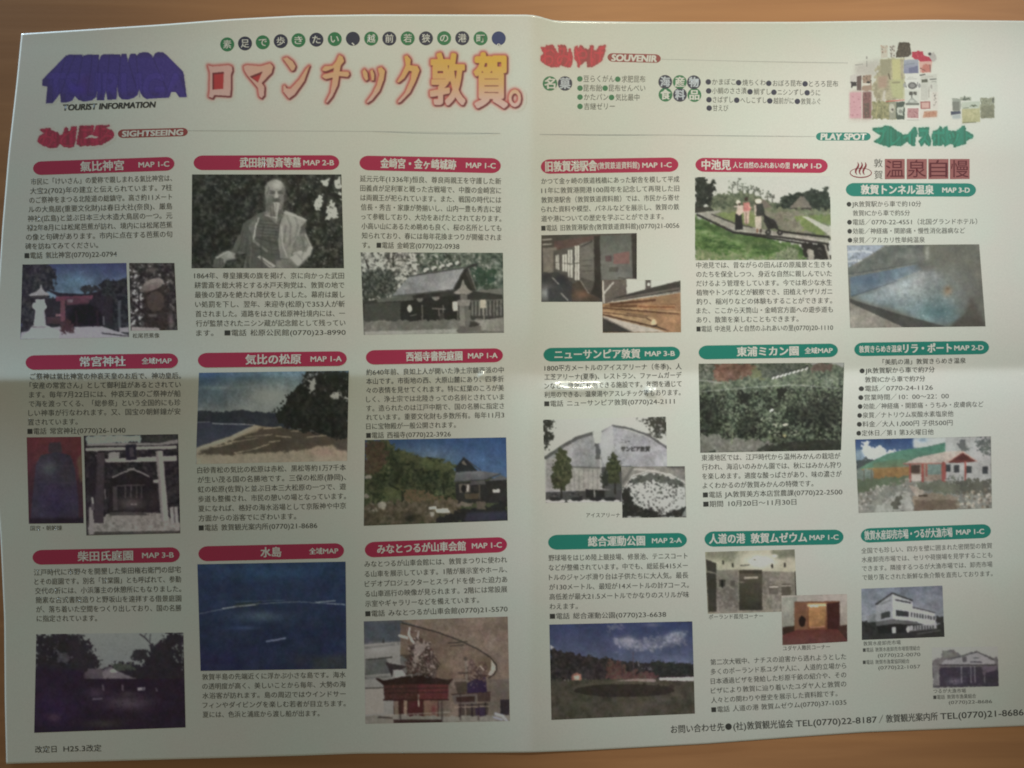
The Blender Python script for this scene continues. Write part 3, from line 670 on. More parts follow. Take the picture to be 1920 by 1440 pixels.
c.P([(380,760),(330,740),(250,780),(240,860),(300,865),(330,810),(400,800)], (118,122,111), soft=1).E(355, 768, 48, 34, (134,138,126), soft=1).P([(240,800),(300,780),(310,860),(235,860)], (90,94,84), rough=1)
c.L([(430,640),(385,750)], 40, (84,88,78))
# head
c.P([(608,330),(610,270),(630,235),(680,218),(730,230),(755,270),(757,330),(748,390),(735,440),(760,470),(690,540),(610,470),(625,420)], (118,122,111), soft=1)
c.E(700, 270, 55, 48, (154,158,146), soft=1).E(640, 390, 36, 75, (92,96,86), soft=1).E(705, 470, 50, 45, (84,88,78), soft=1)
c.E(668, 318, 26, 9, (76,80,71)).E(725, 318, 22, 9, (80,84,74)).L([(645,302),(685,308)], 7, (72,75,67)).L([(705,308),(745,300)], 7, (76,80,70))
c.P([(684,305),(698,305),(708,352),(680,356)], (142,146,134)).L([(694,300),(700,350)], 5, (160,164,152)).E(692, 366, 22, 6, (84,88,78))
c.E(692, 384, 30, 6, (74,77,69)).P([(668,385),(718,385),(710,440),(690,545),(678,460)], (140,144,132), soft=0).L([(690,395),(688,530)], 5, (110,114,104)).L([(672,395),(682,490)], 4, (84,88,78))
c.E(760, 350, 12, 30, (70,74,66)).L([(750,440),(740,470)], 8, (58,61,54))
c.W([[(600,560),(580,700),(590,860)], [(480,650),(470,760),(490,860)], [(500,600),(520,720)], [(450,600),(430,700),(400,770)], [(640,640),(660,760)], [(690,600),(690,700)]], 12, (58,61,54), .55)
c.W([[(770,480),(800,560),(790,700)], [(830,500),(850,560),(830,640)], [(880,640),(900,720),(880,780)], [(920,640),(935,700)], [(760,560),(750,680)], [(840,760),(880,800)]], 12, (88,92,82), .5)
c.W([[(745,460),(800,475),(900,515)], [(730,560),(740,700),(770,780)], [(905,620),(950,720)], [(815,760),(880,745)], [(545,540),(535,640)], [(610,480),(690,500)], [(255,790),(340,745),(390,765)], [(690,225),(740,250)]], 8, (160,164,152), .6)
c.W([[(616,360),(612,440)], [(630,400),(632,460)], [(650,430),(655,490)], [(735,400),(728,460)], [(665,345),(672,362)], [(712,345),(708,362)], [(660,372),(690,376),(722,372)], [(640,280),(625,330)]], 6, (66,70,62), .6)
c.W([[(262,800),(256,850)], [(282,798),(280,855)], [(302,800),(304,850)], [(560,640),(700,700)], [(600,760),(700,770)]], 5, (62,65,58), .7)
c.E(690, 300, 70, 30, (98,102,92), .4, soft=1).E(745, 300, 20, 70, (88,92,82), .5, soft=1)
c.N(4); c.build(label='printed photo of a bearded stone statue in robes')

# wooden shrine with a wide roof
k = .257
c = Cv([(676,473),(943,474),(945,624),(682,628)], (660,280), k, (165,170,158), (100,106,98), 14)
c.F([(50,740),(480,740),(480,930),(300,1080),(60,1120)], [(66,70,64),(110,114,106),(168,172,162),(190,194,184)], 5, 0)
c.D([(70,760),(470,750),(420,920),(90,920)], [(196,200,190),(60,64,58),(150,154,146)], 90, (.6,2), asp=2.2)
c.F([(60,880),(320,880),(300,1080),(80,1120)], [(44,50,46),(66,74,66),(120,126,116)], 4, 4)
c.F([(480,740),(1110,740),(1110,1030),(820,1030),(820,860),(480,930)], [(50,64,54),(74,90,76),(104,118,102),(140,150,136)], 6, 3)
c.D([(420,770),(760,760),(760,880),(480,920)], [(196,200,190),(170,174,164),(58,64,56)], 55, (.8,2.6), asp=2)
for i in range(5): c.E(540 + i * 58, 880 - i * 13, 22, 14, (186,190,180), rot=-25).E(552 + i * 58, 892 - i * 13, 18, 8, (70,74,66), rot=-25)
c.L([(300,780),(300,860)], 8, (48,48,44)).L([(780,770),(790,850)], 6, (58,58,52)).L([(100,810),(120,870)], 10, (52,52,48))
c.F([(870,880),(1030,880),(1030,970),(900,990)], [(40,66,50),(56,84,64)], 5, 4)
c.P([(800,900),(850,850),(910,1030),(740,1030)], (44,44,40)).P([(880,1040),(1090,1010),(1110,1080),(870,1060)], (112,114,104))
c.P([(75,1110),(450,1065),(780,1020),(1100,1060),(1108,1260),(85,1260)], (56,58,53))
c.G([(420,925),(825,862),(735,1022),(290,1072)], (132,138,140), (144,150,150), 'x').L([(425,925),(835,860)], 9, (78,82,78)).L([(290,1072),(735,1024)], 7, (86,90,86)).L([(825,860),(740,1026)], 8, (70,72,68))
for i in range(14): c.L([(430 + i * 28, 925 - i * 4.4), (310 + i * 31, 1068 - i * 3.4)], 2.5, (120,126,126), .5)
c.P([(850,845),(910,830),(912,845),(858,870)], (52,54,50)).P([(828,900),(850,870),(905,1025),(880,1025)], (60,60,54)).L([(850,870),(905,1022)], 8, (118,120,110))
c.P([(180,1090),(440,1070),(450,1100),(185,1116)], (98,102,94)).P([(85,1130),(355,1115),(355,1260),(85,1255)], (70,74,66), rough=1)
c.P([(355,1110),(780,1060),(790,1255),(355,1258)], (42,43,40)).E(495, 1092, 22, 22, (120,122,112)).E(612, 1080, 28, 22, (126,128,118)).P([(465,1060),(530,1050),(530,1082),(465,1088)], (48,48,44)).P([(580,1050),(645,1045),(645,1072),(580,1078)], (48,48,44))
for x in (512, 665, 770): c.L([(x,1140),(x + 2,1250)], 8, (120,118,108))
c.L([(585,1160),(680,1165)], 6, (150,148,138)).L([(632,1160),(636,1215)], 6, (140,138,128)).P([(640,1195),(670,1195),(675,1250),(635,1250)], (66,66,60)).L([(425,1215),(470,1205)], 5, (130,128,118))
c.E(420, 1162, 16, 28, (188,186,172)).P([(405,1150),(436,1150),(436,1176),(405,1176)], (190,188,174)).P([(732,1112),(770,1108),(772,1176),(734,1180)], (194,192,178))
c.P([(865,1090),(1100,1100),(1108,1225),(865,1220)], (66,68,62))
for i in range(9): c.P([(872 + i * 26,1100),(884 + i * 26,1100),(884 + i * 26,1215),(872 + i * 26,1212)], (124,126,116))
c.L([(865,1108),(1100,1096)], 8, (104,106,97)).P([(934,1098),(976,1094),(976,1158),(936,1160)], (172,164,142)).L([(960,1160),(964,1240)], 8, (146,142,126)).L([(1030,1080),(1025,1220)], 6, (60,60,54)).L([(1090,1120),(1030,1200),(1040,1250)], 8, (86,86,80))
c.F([(85,1255),(1110,1235),(1110,1345),(90,1360)], [(108,110,100),(126,128,118)], 12, 1, 2)
c.P([(90,1330),(770,1310),(780,1345),(90,1360)], (150,152,142)).P([(900,1250),(1110,1225),(1110,1330),(930,1320)], (132,134,124))
c.P([(790,1310),(780,1140),(855,1140),(870,1260),(940,1290),(940,1320),(770,1340),(760,1320)], (104,104,96), rough=.8).P([(785,1145),(820,1145),(825,1290),(785,1290)], (128,128,118)).P([(765,1100),(865,1096),(858,1142),(780,1146)], (140,140,130)).P([(790,1060),(840,1058),(842,1098),(790,1100)], (116,116,106))
c.P([(740,1046),(790,1010),(800,975),(806,950),(816,950),(824,985),(850,1020),(878,1038),(850,1058),(760,1058)], (136,134,124)).P([(870,1255),(935,1270),(900,1300),(850,1290)], (58,58,52), rough=1)
c.N(5); c.build(label='printed photo of a wooden shrine hall with a broad grey roof')

# museum interior with windows and display boards
k = .25
c = Cv([(1015,441),(1194,437),(1194,566),(1015,566)], (990,280), k, (190,195,188), (78,78,74), 15)
c.P([(100,640),(820,630),(820,720),(100,760)], (92,84,78)).P([(100,640),(330,640),(200,760),(100,760)], (84,80,74)).P([(200,690),(540,640),(540,700),(300,760),(190,760)], (106,82,78))
for (x, y, l) in ((105,680,70),(110,715,66)): c.L([(x,y),(x + l,y - 6)], 9, (190,190,182))
c.P([(105,740),(215,735),(215,930),(110,920)], (138,134,126)).L([(105,745),(112,915)], 7, (60,58,56))
c.P([(190,760),(545,690),(545,1110),(190,940)], (96,94,90))
for x0, x1, yt, yb in ((208,232,795,905),(258,292,790,920),(300,332,755,965),(352,384,725,985)):
    c.P([(x0,yt),(x1,yt - 6),(x1 + 4,yb),(x0,yb - 6)], (202,206,200)); c.L([((x0 + x1) / 2,yt),((x0 + x1) / 2,yb)], 4, (96,94,90))
    c.L([(x0,(yt + yb) / 2),(x1,(yt + yb) / 2)], 5, (96,94,90))
c.P([(388,710),(492,680),(498,990),(395,960)], (122,122,116)).L([(400,730),(480,690)], 10, (70,68,66))
for y in (835, 875, 915): c.L([(405,y),(480,y - 4)], 6, (84,82,80))
c.P([(495,650),(540,645),(548,1110),(498,1060)], (60,54,50)).P([(540,648),(780,636),(785,965),(550,1000)], (120,124,120)).G([(540,648),(780,640),(780,760),(540,780)], (98,104,98), (118,124,118))
c.P([(640,785),(760,765),(762,855),(642,860)], (150,108,106)).P([(578,800),(628,795),(628,840),(580,842)], (104,82,86)).P([(608,885),(676,880),(678,916),(610,920)], (92,92,86))
c.P([(775,632),(822,632),(818,975),(785,975)], (66,62,58)).L([(680,965),(812,970)], 7, (74,68,62))
c.P([(100,930),(230,920),(330,1000),(560,1110),(560,1145),(100,1145)], (74,76,78)).P([(105,960),(140,930),(560,1145),(110,1145)], (64,66,70)).E(140, 1080, 90, 70, (152,160,166), soft=1).P([(150,1040),(240,1020),(330,1145),(150,1145)], (70,74,80), soft=2).E(250, 975, 60, 45, (52,56,64), soft=1)
c.P([(330,1010),(400,980),(460,1085),(540,1115),(540,1145),(330,1145)], (84,74,66)).E(410, 1090, 70, 40, (140,104,84), soft=1).L([(180,960),(230,1010)], 6, (190,192,190)).L([(250,1080),(300,1135)], 8, (170,174,174)).L([(395,985),(455,1080)], 6, (170,172,166))
c.P([(500,1000),(560,990),(560,1130),(470,1080)], (58,54,50))
c.P([(548,985),(740,975),(740,1080),(560,1145)], (92,86,80)).P([(735,970),(822,972),(822,1145),(735,1145)], (199,203,197))
c.N(5); c.build(label='printed photo of a museum room with windows and display boards')
# model trains on a shelf
c = Cv([(1129,525),(1276,525),(1277,623),(1130,624)], (990,280), k, (192,197,190), (170,134,98), 16)
c.P([(555,975),(1150,975),(1150,1160),(555,1160)], (194,199,192)).P([(555,975),(740,975),(740,1090),(560,1170)], (112,104,98)).L([(570,1080),(640,1000)], 12, (196,198,192)).L([(562,990),(570,1150)], 12, (196,198,192)).D([(580,990),(735,985),(735,1080),(580,1120)], [(80,74,68),(140,132,124)], 30, (.7,1.6))
c.P([(880,975),(920,972),(922,1050),(882,1060)], (100,94,88)).E(905, 1012, 12, 14, (210,212,206))
c.P([(640,1115),(900,1045),(1145,985),(1145,1070),(640,1140)], (70,66,62)).L([(640,1130),(1145,1040)], 14, (120,112,104)).L([(640,1142),(1145,1062)], 6, (180,174,164))
c.G([(560,1160),(1145,1075),(1145,1370),(560,1370)], (184,142,98), (176,132,94), 'x')
c.L([(620,1160),(950,1130)], 20, (112,72,50)).L([(620,1150),(950,1118)], 5, (206,168,122)).L([(580,1180),(1100,1170)], 18, (120,78,52)).P([(820,1165),(1105,1165),(1105,1205),(820,1195)], (196,144,96)).L([(830,1180),(1095,1184)], 10, (150,92,56)).L([(565,1190),(1130,1235)], 10, (104,66,46)).L([(565,1180),(1140,1222)], 4, (224,186,138))
c.P([(560,1210),(840,1240),(940,1262),(968,1310),(955,1330),(560,1240)], (196,158,116)).L([(565,1222),(880,1262),(950,1300)], 7, (110,72,52)).L([(560,1240),(940,1328)], 10, (84,56,44)).E(945, 1300, 22, 26, (224,190,148)).P([(938,1318),(970,1312),(966,1330),(940,1334)], (70,48,40)).L([(735,1230),(900,1252)], 5, (96,70,54))
c.L([(960,1330),(1060,1362)], 8, (70,52,44)).P([(560,1250),(930,1340),(1050,1372),(560,1372)], (190,184,174)).P([(557,1262),(780,1372),(557,1372)], (66,66,64)).L([(560,1258),(790,1372)], 6, (140,134,126))
c.P([(940,1230),(1145,1240),(1145,1370),(1060,1365),(970,1310)], (180,134,96), soft=1)
c.N(5); c.build(label='printed photo of model trains on a wooden shelf', layer=2)

# family walking on a boardwalk
k = .25
c = Cv([(1303,332),(1556,330),(1559,487),(1303,488)], (1290,280), k, (200,205,198), (192,198,192), 17)
c.P([(50,200),(1080,200),(1080,440),(50,440)], (196,203,198))
c.F([(150,350),(350,320),(470,330),(560,370),(660,430),(660,470),(150,470)], [(84,100,78),(112,126,98),(138,150,120)], 5, 2)
c.F([(50,205),(95,205),(130,240),(180,225),(210,300),(190,340),(160,380),(180,400),(50,470)], [(30,38,34),(46,54,48),(70,80,72)], 4, 3)
for x, y, r in ((330,270,30),(370,250,28),(410,280,26),(450,300,20),(495,300,26),(540,315,24),(595,340,24),(630,350,18)):
    c.D([(x - r,y - r),(x + r,y - r),(x + r,y + r),(x - r,y + r)], [(54,66,54),(84,96,80),(104,116,98)], 16, (.8,1.9)); c.L([(x,y),(x + 4,y + 60)], 4, (70,74,64))
c.F([(190,400),(300,360),(420,390),(640,400),(700,440),(700,480),(190,470)], [(74,88,68),(100,114,90),(132,144,116)], 4, 2)
c.F([(660,420),(720,360),(790,340),(860,320),(940,300),(1000,310),(1060,290),(1070,480),(660,470)], [(32,44,38),(50,64,54),(78,92,78)], 4, 2.4)
c.P([(760,440),(845,350),(870,350),(935,440)], (136,130,120), rough=.6).P([(765,440),(930,440),(925,460),(775,460)], (70,66,60)).P([(500,440),(560,370),(630,440)], (128,120,108), rough=.6)
c.P([(50,440),(180,430),(200,470),(50,475)], (62,64,58)).F([(180,440),(1075,450),(1075,680),(200,560)], [(108,118,92),(128,140,108),(148,158,128)], 7, 2)
c.F([(220,480),(480,450),(560,600),(300,540)], [(124,146,84),(146,166,100)], 5, 2).F([(560,470),(850,470),(1020,640),(720,620)], [(128,126,110),(148,148,130),(116,128,96)], 6, 2)
c.F([(800,500),(960,490),(1020,640),(870,610)], [(116,142,74),(140,162,92)], 4, 2).P([(850,500),(900,505),(1075,590),(1075,660),(1000,600)], (186,190,178)).F([(940,500),(1075,490),(1075,580)], [(120,148,80),(140,162,96)], 4, 2)
c.F([(50,500),(340,620),(720,690),(860,720),(900,830),(50,830)], [(58,98,42),(88,132,62),(116,156,82),(140,172,110)], 7, 2, stretch=2.2)
c.W([[(60,540),(200,600),(330,640)], [(330,650),(560,720),(800,740)]], 50, (64,96,48), .55)
c.D([(60,600),(700,720),(800,800),(60,800)], [(140,172,104),(70,110,52),(160,180,130)], 120, (.5,1.1), asp=2.4)
c.F([(55,760),(360,790),(700,800),(700,830),(55,830)], [(118,150,92),(156,166,120)], 5, 3).F([(660,770),(800,740),(860,830),(640,830)], [(104,128,84),(160,170,136),(70,90,58)], 3, 3)
c.P([(860,700),(1050,720),(1075,830),(900,830),(850,760)], (48,46,42), rough=1.5).P([(900,750),(945,760),(945,828),(895,826)], (172,170,158), rough=1).D([(950,740),(1010,740),(1000,790)], [(104,104,96)], 10, (1,2))
c.P([(75,475),(240,455),(250,468),(180,490),(360,560),(740,630),(1055,670),(1055,715),(700,650),(340,620)], (166,166,156)).L([(70,490),(340,622),(700,660),(1050,710)], 16, (56,54,52)).L([(180,488),(360,560),(480,585)], 10, (70,70,66)).L([(700,618),(1055,658)], 16, (44,42,40)).L([(340,625),(700,680),(1050,738)], 12, (40,40,38)).L([(360,610),(700,645),(1050,692)], 5, (196,196,186))
c.L([(1030,720),(1060,820)], 14, (180,180,170))
# three walkers and a pushchair
c.P([(352,490),(400,455),(412,600),(355,605)], (40,40,44)).P([(372,410),(412,420),(415,470),(385,500),(360,480)], (208,188,176)).L([(350,430),(390,432)], 12, (206,192,184)).E(378, 396, 18, 16, (220,214,200)).E(388, 412, 10, 10, (92,72,60))
c.P([(415,400),(460,395),(468,460),(415,470)], (212,128,124)).P([(415,465),(462,460),(455,560),(425,560)], (196,172,160)).E(438, 374, 14, 16, (70,52,46)).L([(435,470),(440,570)], 6, (140,112,100)).L([(452,420),(470,440)], 10, (218,150,140))
c.P([(505,410),(560,405),(565,500),(510,505)], (62,66,60)).P([(500,505),(550,498),(552,600),(505,600)], (198,192,174)).E(528, 388, 24, 20, (226,222,206)).L([(505,420),(505,490)], 12, (196,186,172)).L([(555,420),(570,470)], 12, (60,66,58)).L([(520,600),(520,620)], 14, (170,120,90)).L([(548,600),(545,622)], 12, (80,66,56))
c.P([(570,490),(650,530),(680,590),(600,600),(570,540)], (48,48,48)).L([(565,480),(620,560),(700,620)], 10, (38,38,38)).L([(660,545),(590,620)], 8, (40,40,40)).E(600, 622, 22, 20, (44,44,44)).E(690, 625, 22, 20, (44,44,44)).E(600, 622, 10, 9, (120,120,114)).E(690, 625, 10, 9, (130,130,124)).L([(640,520),(670,548)], 8, (120,120,116))
c.N(5); c.build(label='printed photo of a family with a pushchair on a boardwalk through green fields')

# steaming open air bath
c = Cv([(1588,460),(1836,458),(1848,612),(1594,615)], (1570,280), k, (200,205,196), (128,134,126), 18)
c.G([(70,710),(1110,710),(1110,1340),(70,1340)], (142,148,140), (120,122,112)); c.P([(640,700),(1120,700),(1120,1340),(640,1340)], (124,128,114), soft=6)
c.P([(70,715),(360,715),(270,780),(180,830),(80,890)], (150,166,184)).L([(80,770),(190,760),(260,775)], 14, (186,198,208)).L([(80,840),(180,830)], 12, (178,188,194)).D([(75,740),(260,740),(180,840),(75,880)], [(196,206,212),(110,122,130)], 24, (.6,1.6), asp=2)
c.F([(80,900),(180,840),(280,780),(380,720),(660,720),(640,870),(440,890),(90,940)], [(104,112,108),(120,128,122),(134,142,134)], 12, 2, 2)
c.L([(85,935),(440,880),(600,850)], 8, (96,104,104)).P([(95,960),(440,895),(600,862),(640,905),(440,980),(270,1050),(100,1100)], (110,136,158)).E(260, 985, 160, 45, (96,126,156), soft=1).L([(110,1100),(270,1050),(450,985)], 12, (78,94,112))
c.P([(110,1110),(440,1000),(700,900),(900,1000),(1050,1200),(900,1310),(700,1310),(430,1200)], (136,164,172), soft=5).E(540, 1060, 230, 110, (162,180,184), soft=1).E(620, 970, 110, 90, (176,188,190), soft=1).E(780, 1220, 190, 80, (92,136,142), soft=1).E(330, 1110, 130, 50, (146,168,176), soft=1)
c.D([(300,1080),(860,1100),(900,1290),(600,1260)], [(176,194,196),(104,136,140)], 50, (.5,1.2), asp=2.4)
c.P([(660,730),(690,730),(690,840),(660,840)], (168,174,164), soft=2).E(900, 900, 260, 190, (124,128,116), soft=1, a=.8).E(640, 870, 70, 40, (112,118,114), soft=1)
c.E(930, 1060, 150, 190, (124,134,130), .8, soft=1).E(740, 960, 160, 90, (150,160,158), .6, soft=1).E(480, 1040, 120, 60, (178,192,196), .7, soft=1).E(360, 1090, 120, 30, (170,188,194), .6, soft=1).E(1000, 1200, 120, 160, (112,112,102), .8, soft=1).E(828, 1062, 44, 48, (172,140,104), .8, soft=1).E(828, 1045, 22, 18, (132,110,88), soft=1)
c.P([(95,1120),(200,1155),(480,1240),(800,1325),(820,1345),(520,1345),(95,1150)], (84,86,84)).P([(95,1150),(520,1345),(90,1345)], (160,156,146)).P([(860,1310),(960,1230),(1000,1100),(1110,1300),(1110,1345),(840,1345)], (96,94,86), soft=3)
c.N(4); c.build(label='printed photo of a steaming blue open air bath')

# bronze bell
k = .264
c = Cv([(50,820),(152,819),(157,981),(54,982)], (0,640), k, (116,123,107), (84,38,42), 19)
c.G([(190,680),(600,680),(600,1300),(190,1300)], (98,44,48), (50,34,50)); c.F([(190,680),(600,680),(600,1300),(190,1300)], [(84,38,44),(104,50,52)], 8, 0, a=.4)
c.P([(190,960),(270,830),(250,1300),(190,1300)], (66,36,44), soft=3).P([(540,1000),(600,900),(600,1300),(550,1300)], (60,36,44), soft=3)
c.P([(340,790),(350,720),(430,715),(445,790)], (60,50,56)).P([(255,880),(290,810),(400,785),(500,810),(530,900),(555,1100),(560,1290),(215,1290),(235,1060)], (52,48,62))
c.E(350, 900, 80, 70, (74,84,84), soft=1).E(390, 1120, 160, 160, (52,44,72), soft=1).E(470, 950, 60, 90, (62,54,62), soft=1).L([(255,880),(530,885)], 4, (80,72,76), .6).L([(240,1000),(545,1005)], 3, (74,66,76), .5).P([(545,840),(590,780),(598,1000),(570,1000)], (96,76,56), soft=2)
c.P([(205,1255),(600,1255),(600,1300),(205,1300)], (36,28,40), soft=2)
c.D([(260,820),(520,820),(545,1240),(240,1240)], [(70,66,80),(44,38,54)], 60, (.6,1.4)); c.N(4); c.build(label='printed photo of a dark bronze bell before red walls')
# stone gate and shrine
c = Cv([(157,817),(334,814),(338,1000),(162,1004)], (0,640), k, (118,124,109), (48,46,48), 20)
c.F(None, [(30,27,34),(42,38,44),(58,54,56)], 5, 0)
c.P([(610,670),(1010,665),(1005,715),(620,730)], (116,134,126), rough=1).F([(990,660),(1270,660),(1270,720),(1010,715)], [(40,42,42),(62,64,60)], 4, 1)
c.D([(620,780),(880,780),(880,850),(620,850)], [(140,140,130),(52,48,50)], 30, (.8,2)).P([(770,790),(850,780),(840,850),(770,855)], (124,124,116), rough=1)
c.P([(610,730),(800,720),(1130,722),(1265,695),(1268,725),(1130,742),(620,748)], (112,112,106)).L([(615,748),(1250,742)], 8, (40,38,40)).L([(618,768),(1245,752)], 22, (136,134,126)).P([(745,835),(1255,812),(1255,850),(748,862)], (134,132,124)).L([(750,864),(1250,855)], 6, (38,34,38))
c.P([(890,735),(965,730),(972,840),(895,845)], (36,34,48)).P([(918,755),(948,752),(952,820),(922,822)], (66,62,70))
c.P([(800,960),(900,915),(960,905),(1060,955),(1110,1000),(1130,1210),(770,1215),(780,1010)], (38,32,38)).L([(800,966),(880,930),(940,908),(1000,930),(1060,962)], 10, (124,120,114)).P([(900,905),(955,895),(960,915),(905,922)], (112,108,102))
for x in (890, 930, 970, 1005): c.L([(x,1030),(x,1110)], 6, (90,84,82))
c.P([(830,1020),(1030,1015),(1030,1025),(830,1030)], (76,70,70)).E(930, 1150, 120, 50, (80,74,72), soft=1).L([(930,1158),(970,1158)], 6, (132,126,120)).P([(800,1030),(830,1030),(835,1200),(805,1200)], (72,66,66)).E(1090, 1130, 40, 80, (50,44,46), soft=1)
c.F([(630,1290),(780,1225),(1140,1215),(1275,1290),(1280,1370),(620,1385)], [(104,102,92),(118,116,104),(130,128,116)], 6, 1).P([(780,1215),(1000,1212),(1060,1235),(780,1235)], (72,68,66)).P([(620,1355),(1275,1345),(1275,1370),(620,1388)], (70,68,62))
c.G([(688,790),(742,790),(735,1290),(668,1290)], (70,62,66), (58,50,56), 'y').P([(1105,780),(1155,775),(1200,1275),(1145,1280)], (134,131,122)).P([(1105,780),(1122,778),(1162,1280),(1145,1280)], (112,109,102)).P([(1088,985),(1125,980),(1126,1005),(1090,1008)], (134,130,122))
c.P([(632,1180),(660,1170),(668,1370),(632,1375)], (118,115,107)).L([(656,1120),(660,1190)], 22, (84,80,80)).L([(655,1110),(660,1150)], 12, (146,142,134)).P([(1205,1180),(1262,1172),(1268,1290),(1215,1295)], (132,128,120)).P([(1230,1175),(1240,1175),(1248,1290),(1236,1290)], (94,90,86)).L([(745,1050),(748,1120)], 8, (116,110,106)).P([(640,860),(690,850),(680,1100),(615,1100)], (40,34,42), soft=2)
c.N(5); c.build(label='printed photo of a stone gate in front of a dark shrine')

# sandy beach with pines
k = .257
c = Cv([(373,699),(654,695),(651,864),(367,870)], (350,640), k, (143,148,134), (100,118,120), 21)
c.G([(60,210),(1190,210),(1190,520),(60,520)], (82,112,124), (124,138,132)); c.E(120, 260, 260, 260, (62,90,118), .8, soft=1)
c.E(140, 250, 230, 50, (50,80,116), soft=1, a=.8).E(380, 270, 260, 26, (74,106,118), soft=1, a=.7).E(160, 390, 260, 60, (84,110,122), soft=1, a=.6).E(620, 400, 260, 110, (140,150,142), soft=1, a=.8).E(280, 340, 260, 20, (112,134,136), soft=1, a=.6)
c.F([(70,508),(200,515),(300,508),(420,505),(560,515),(700,525),(760,640),(70,600)], [(44,52,64),(54,62,72)], 7, 1, 2)
c.G([(70,585),(420,598),(470,615),(330,690),(70,780)], (58,66,88), (66,74,90)).L([(190,600),(420,606),(500,612)], 5, (176,182,180)).L([(75,590),(170,588)], 5, (140,148,156))
c.G([(70,780),(330,690),(500,612),(560,620),(1175,700),(1175,890),(70,905)], (136,126,98), (148,140,116)); c.P([(70,775),(330,688),(500,612),(540,620),(360,710),(72,812)], (152,146,122), soft=1)
c.P([(70,820),(200,770),(420,690),(560,632),(700,630),(1175,690),(1175,740),(940,770),(820,800),(560,810),(300,830)], (86,78,64), soft=1, rough=1)
for p in ([(430,700),(620,680)], [(280,745),(520,705)], [(350,815),(480,790),(600,750)], [(560,640),(690,625)], [(600,735),(680,725)], [(650,690),(760,700)], [(880,700),(1060,680)], [(760,655),(850,655)], [(200,775),(330,745)]): c.L(p, 9, (164,154,124), .8)
c.P([(640,520),(700,470),(740,400),(800,330),(850,300),(850,240),(880,215),(1190,215),(1180,720),(1060,700),(900,660),(700,620)], (38,42,38), rough=3, cell=4)
c.F([(700,480),(850,300),(1180,300),(1175,700),(760,620)], [(28,32,30),(38,42,38),(52,56,50)], 6, 2)
c.D([(840,225),(960,225),(940,390),(860,340)], [(132,142,134),(104,114,108)], 30, (1,3)).P([(890,280),(940,270),(945,350),(900,370)], (140,148,140), rough=2).P([(1040,390),(1110,360),(1120,410),(1060,410)], (146,152,144), rough=2).D([(1000,225),(1180,225),(1180,440),(1000,440)], [(92,100,94),(34,38,34),(124,132,124)], 40, (.8,2)); c.D([(850,220),(1180,220),(1180,420)], [(34,38,34)], 50, (1,3)); c.P([(1130,420),(1180,400),(1180,435)], (140,146,138), rough=2)
c.E(1000, 810, 130, 40, (154,128,110), soft=1, a=.7).P([(1060,740),(1175,720),(1175,800),(1100,790)], (80,76,66), soft=2)
c.W([[(110,800),(300,770),(450,740)], [(380,720),(560,690)], [(420,800),(640,790)], [(620,660),(800,670)], [(760,720),(960,735)]], 16, (84,78,66), .6).W([[(340,690),(480,622)], [(90,778),(260,718)]], 8, (164,160,140), .6).W([[(860,560),(880,640)], [(960,540),(970,660)], [(1060,520),(1070,680)], [(800,500),(830,620)]], 26, (26,29,27), .6)
c.N(4); c.build(label='printed photo of a sandy beach beneath dark pines')

# temple with autumn garden
c = Cv([(684,825),(949,820),(952,976),(682,986)], (670,640), k, (156,160,147), (70,78,52), 22)
c.G([(50,700),(1095,700),(1095,1000),(50,1000)], (44,78,128), (72,108,150)); c.E(480, 860, 330, 120, (100,128,148), .8, soft=1)
c.F([(50,720),(220,720),(290,780),(400,820),(560,855),(700,895),(740,960),(740,1190),(50,1260)], [(34,42,30),(56,66,42),(80,90,56),(104,108,72)], 5, 3, gain=.8)
c.W([[(250,830),(300,920),(260,1040)], [(420,860),(440,980)], [(560,900),(560,1040)], [(330,960),(350,1080)], [(640,930),(650,1060)], [(470,1000),(520,1100)], [(160,1000),(150,1120)]], 60, (38,46,32), .55)
c.W([[(330,820),(400,850)], [(480,880),(540,900)], [(600,900),(680,920)], [(220,1080),(290,1070)]], 40, (112,120,72), .5)
c.F([(50,720),(200,730),(230,860),(150,960),(50,980)], [(70,48,40),(92,62,50),(72,66,46)], 4, 3, a=.7).F([(380,830),(680,880),(700,960),(430,930)], [(80,92,52),(104,112,64)], 4, 3, a=.5)
c.F([(180,1060),(320,1060),(340,1180),(190,1190)], [(76,86,50),(96,106,62)], 4, 3, a=.7).F([(320,1080),(520,1090),(700,1200),(340,1200)], [(96,82,56),(118,96,66),(76,78,48)], 4, 3)
for p in ([(500,1050),(545,1110)], [(625,1040),(632,1110)], [(240,1050),(300,1080)], [(330,1110),(330,1170)], [(200,960),(190,1020)]): c.L(p, 16, (38,44,28), .8)
c.P([(715,920),(775,845),(815,880),(880,945),(720,955)], (40,44,48)).P([(760,880),(776,866),(800,905),(770,900)], (116,110,96)).L([(775,845),(830,890),(900,940)], 7, (64,68,70))
c.G([(720,955),(890,945),(1045,965),(1000,990),(940,1005),(705,1025)], (108,112,112), (88,92,94)).L([(705,1025),(940,1008),(1045,966)], 6, (58,60,62)).P([(950,1020),(1045,975),(1090,995),(1090,1028),(960,1032)], (98,102,102))
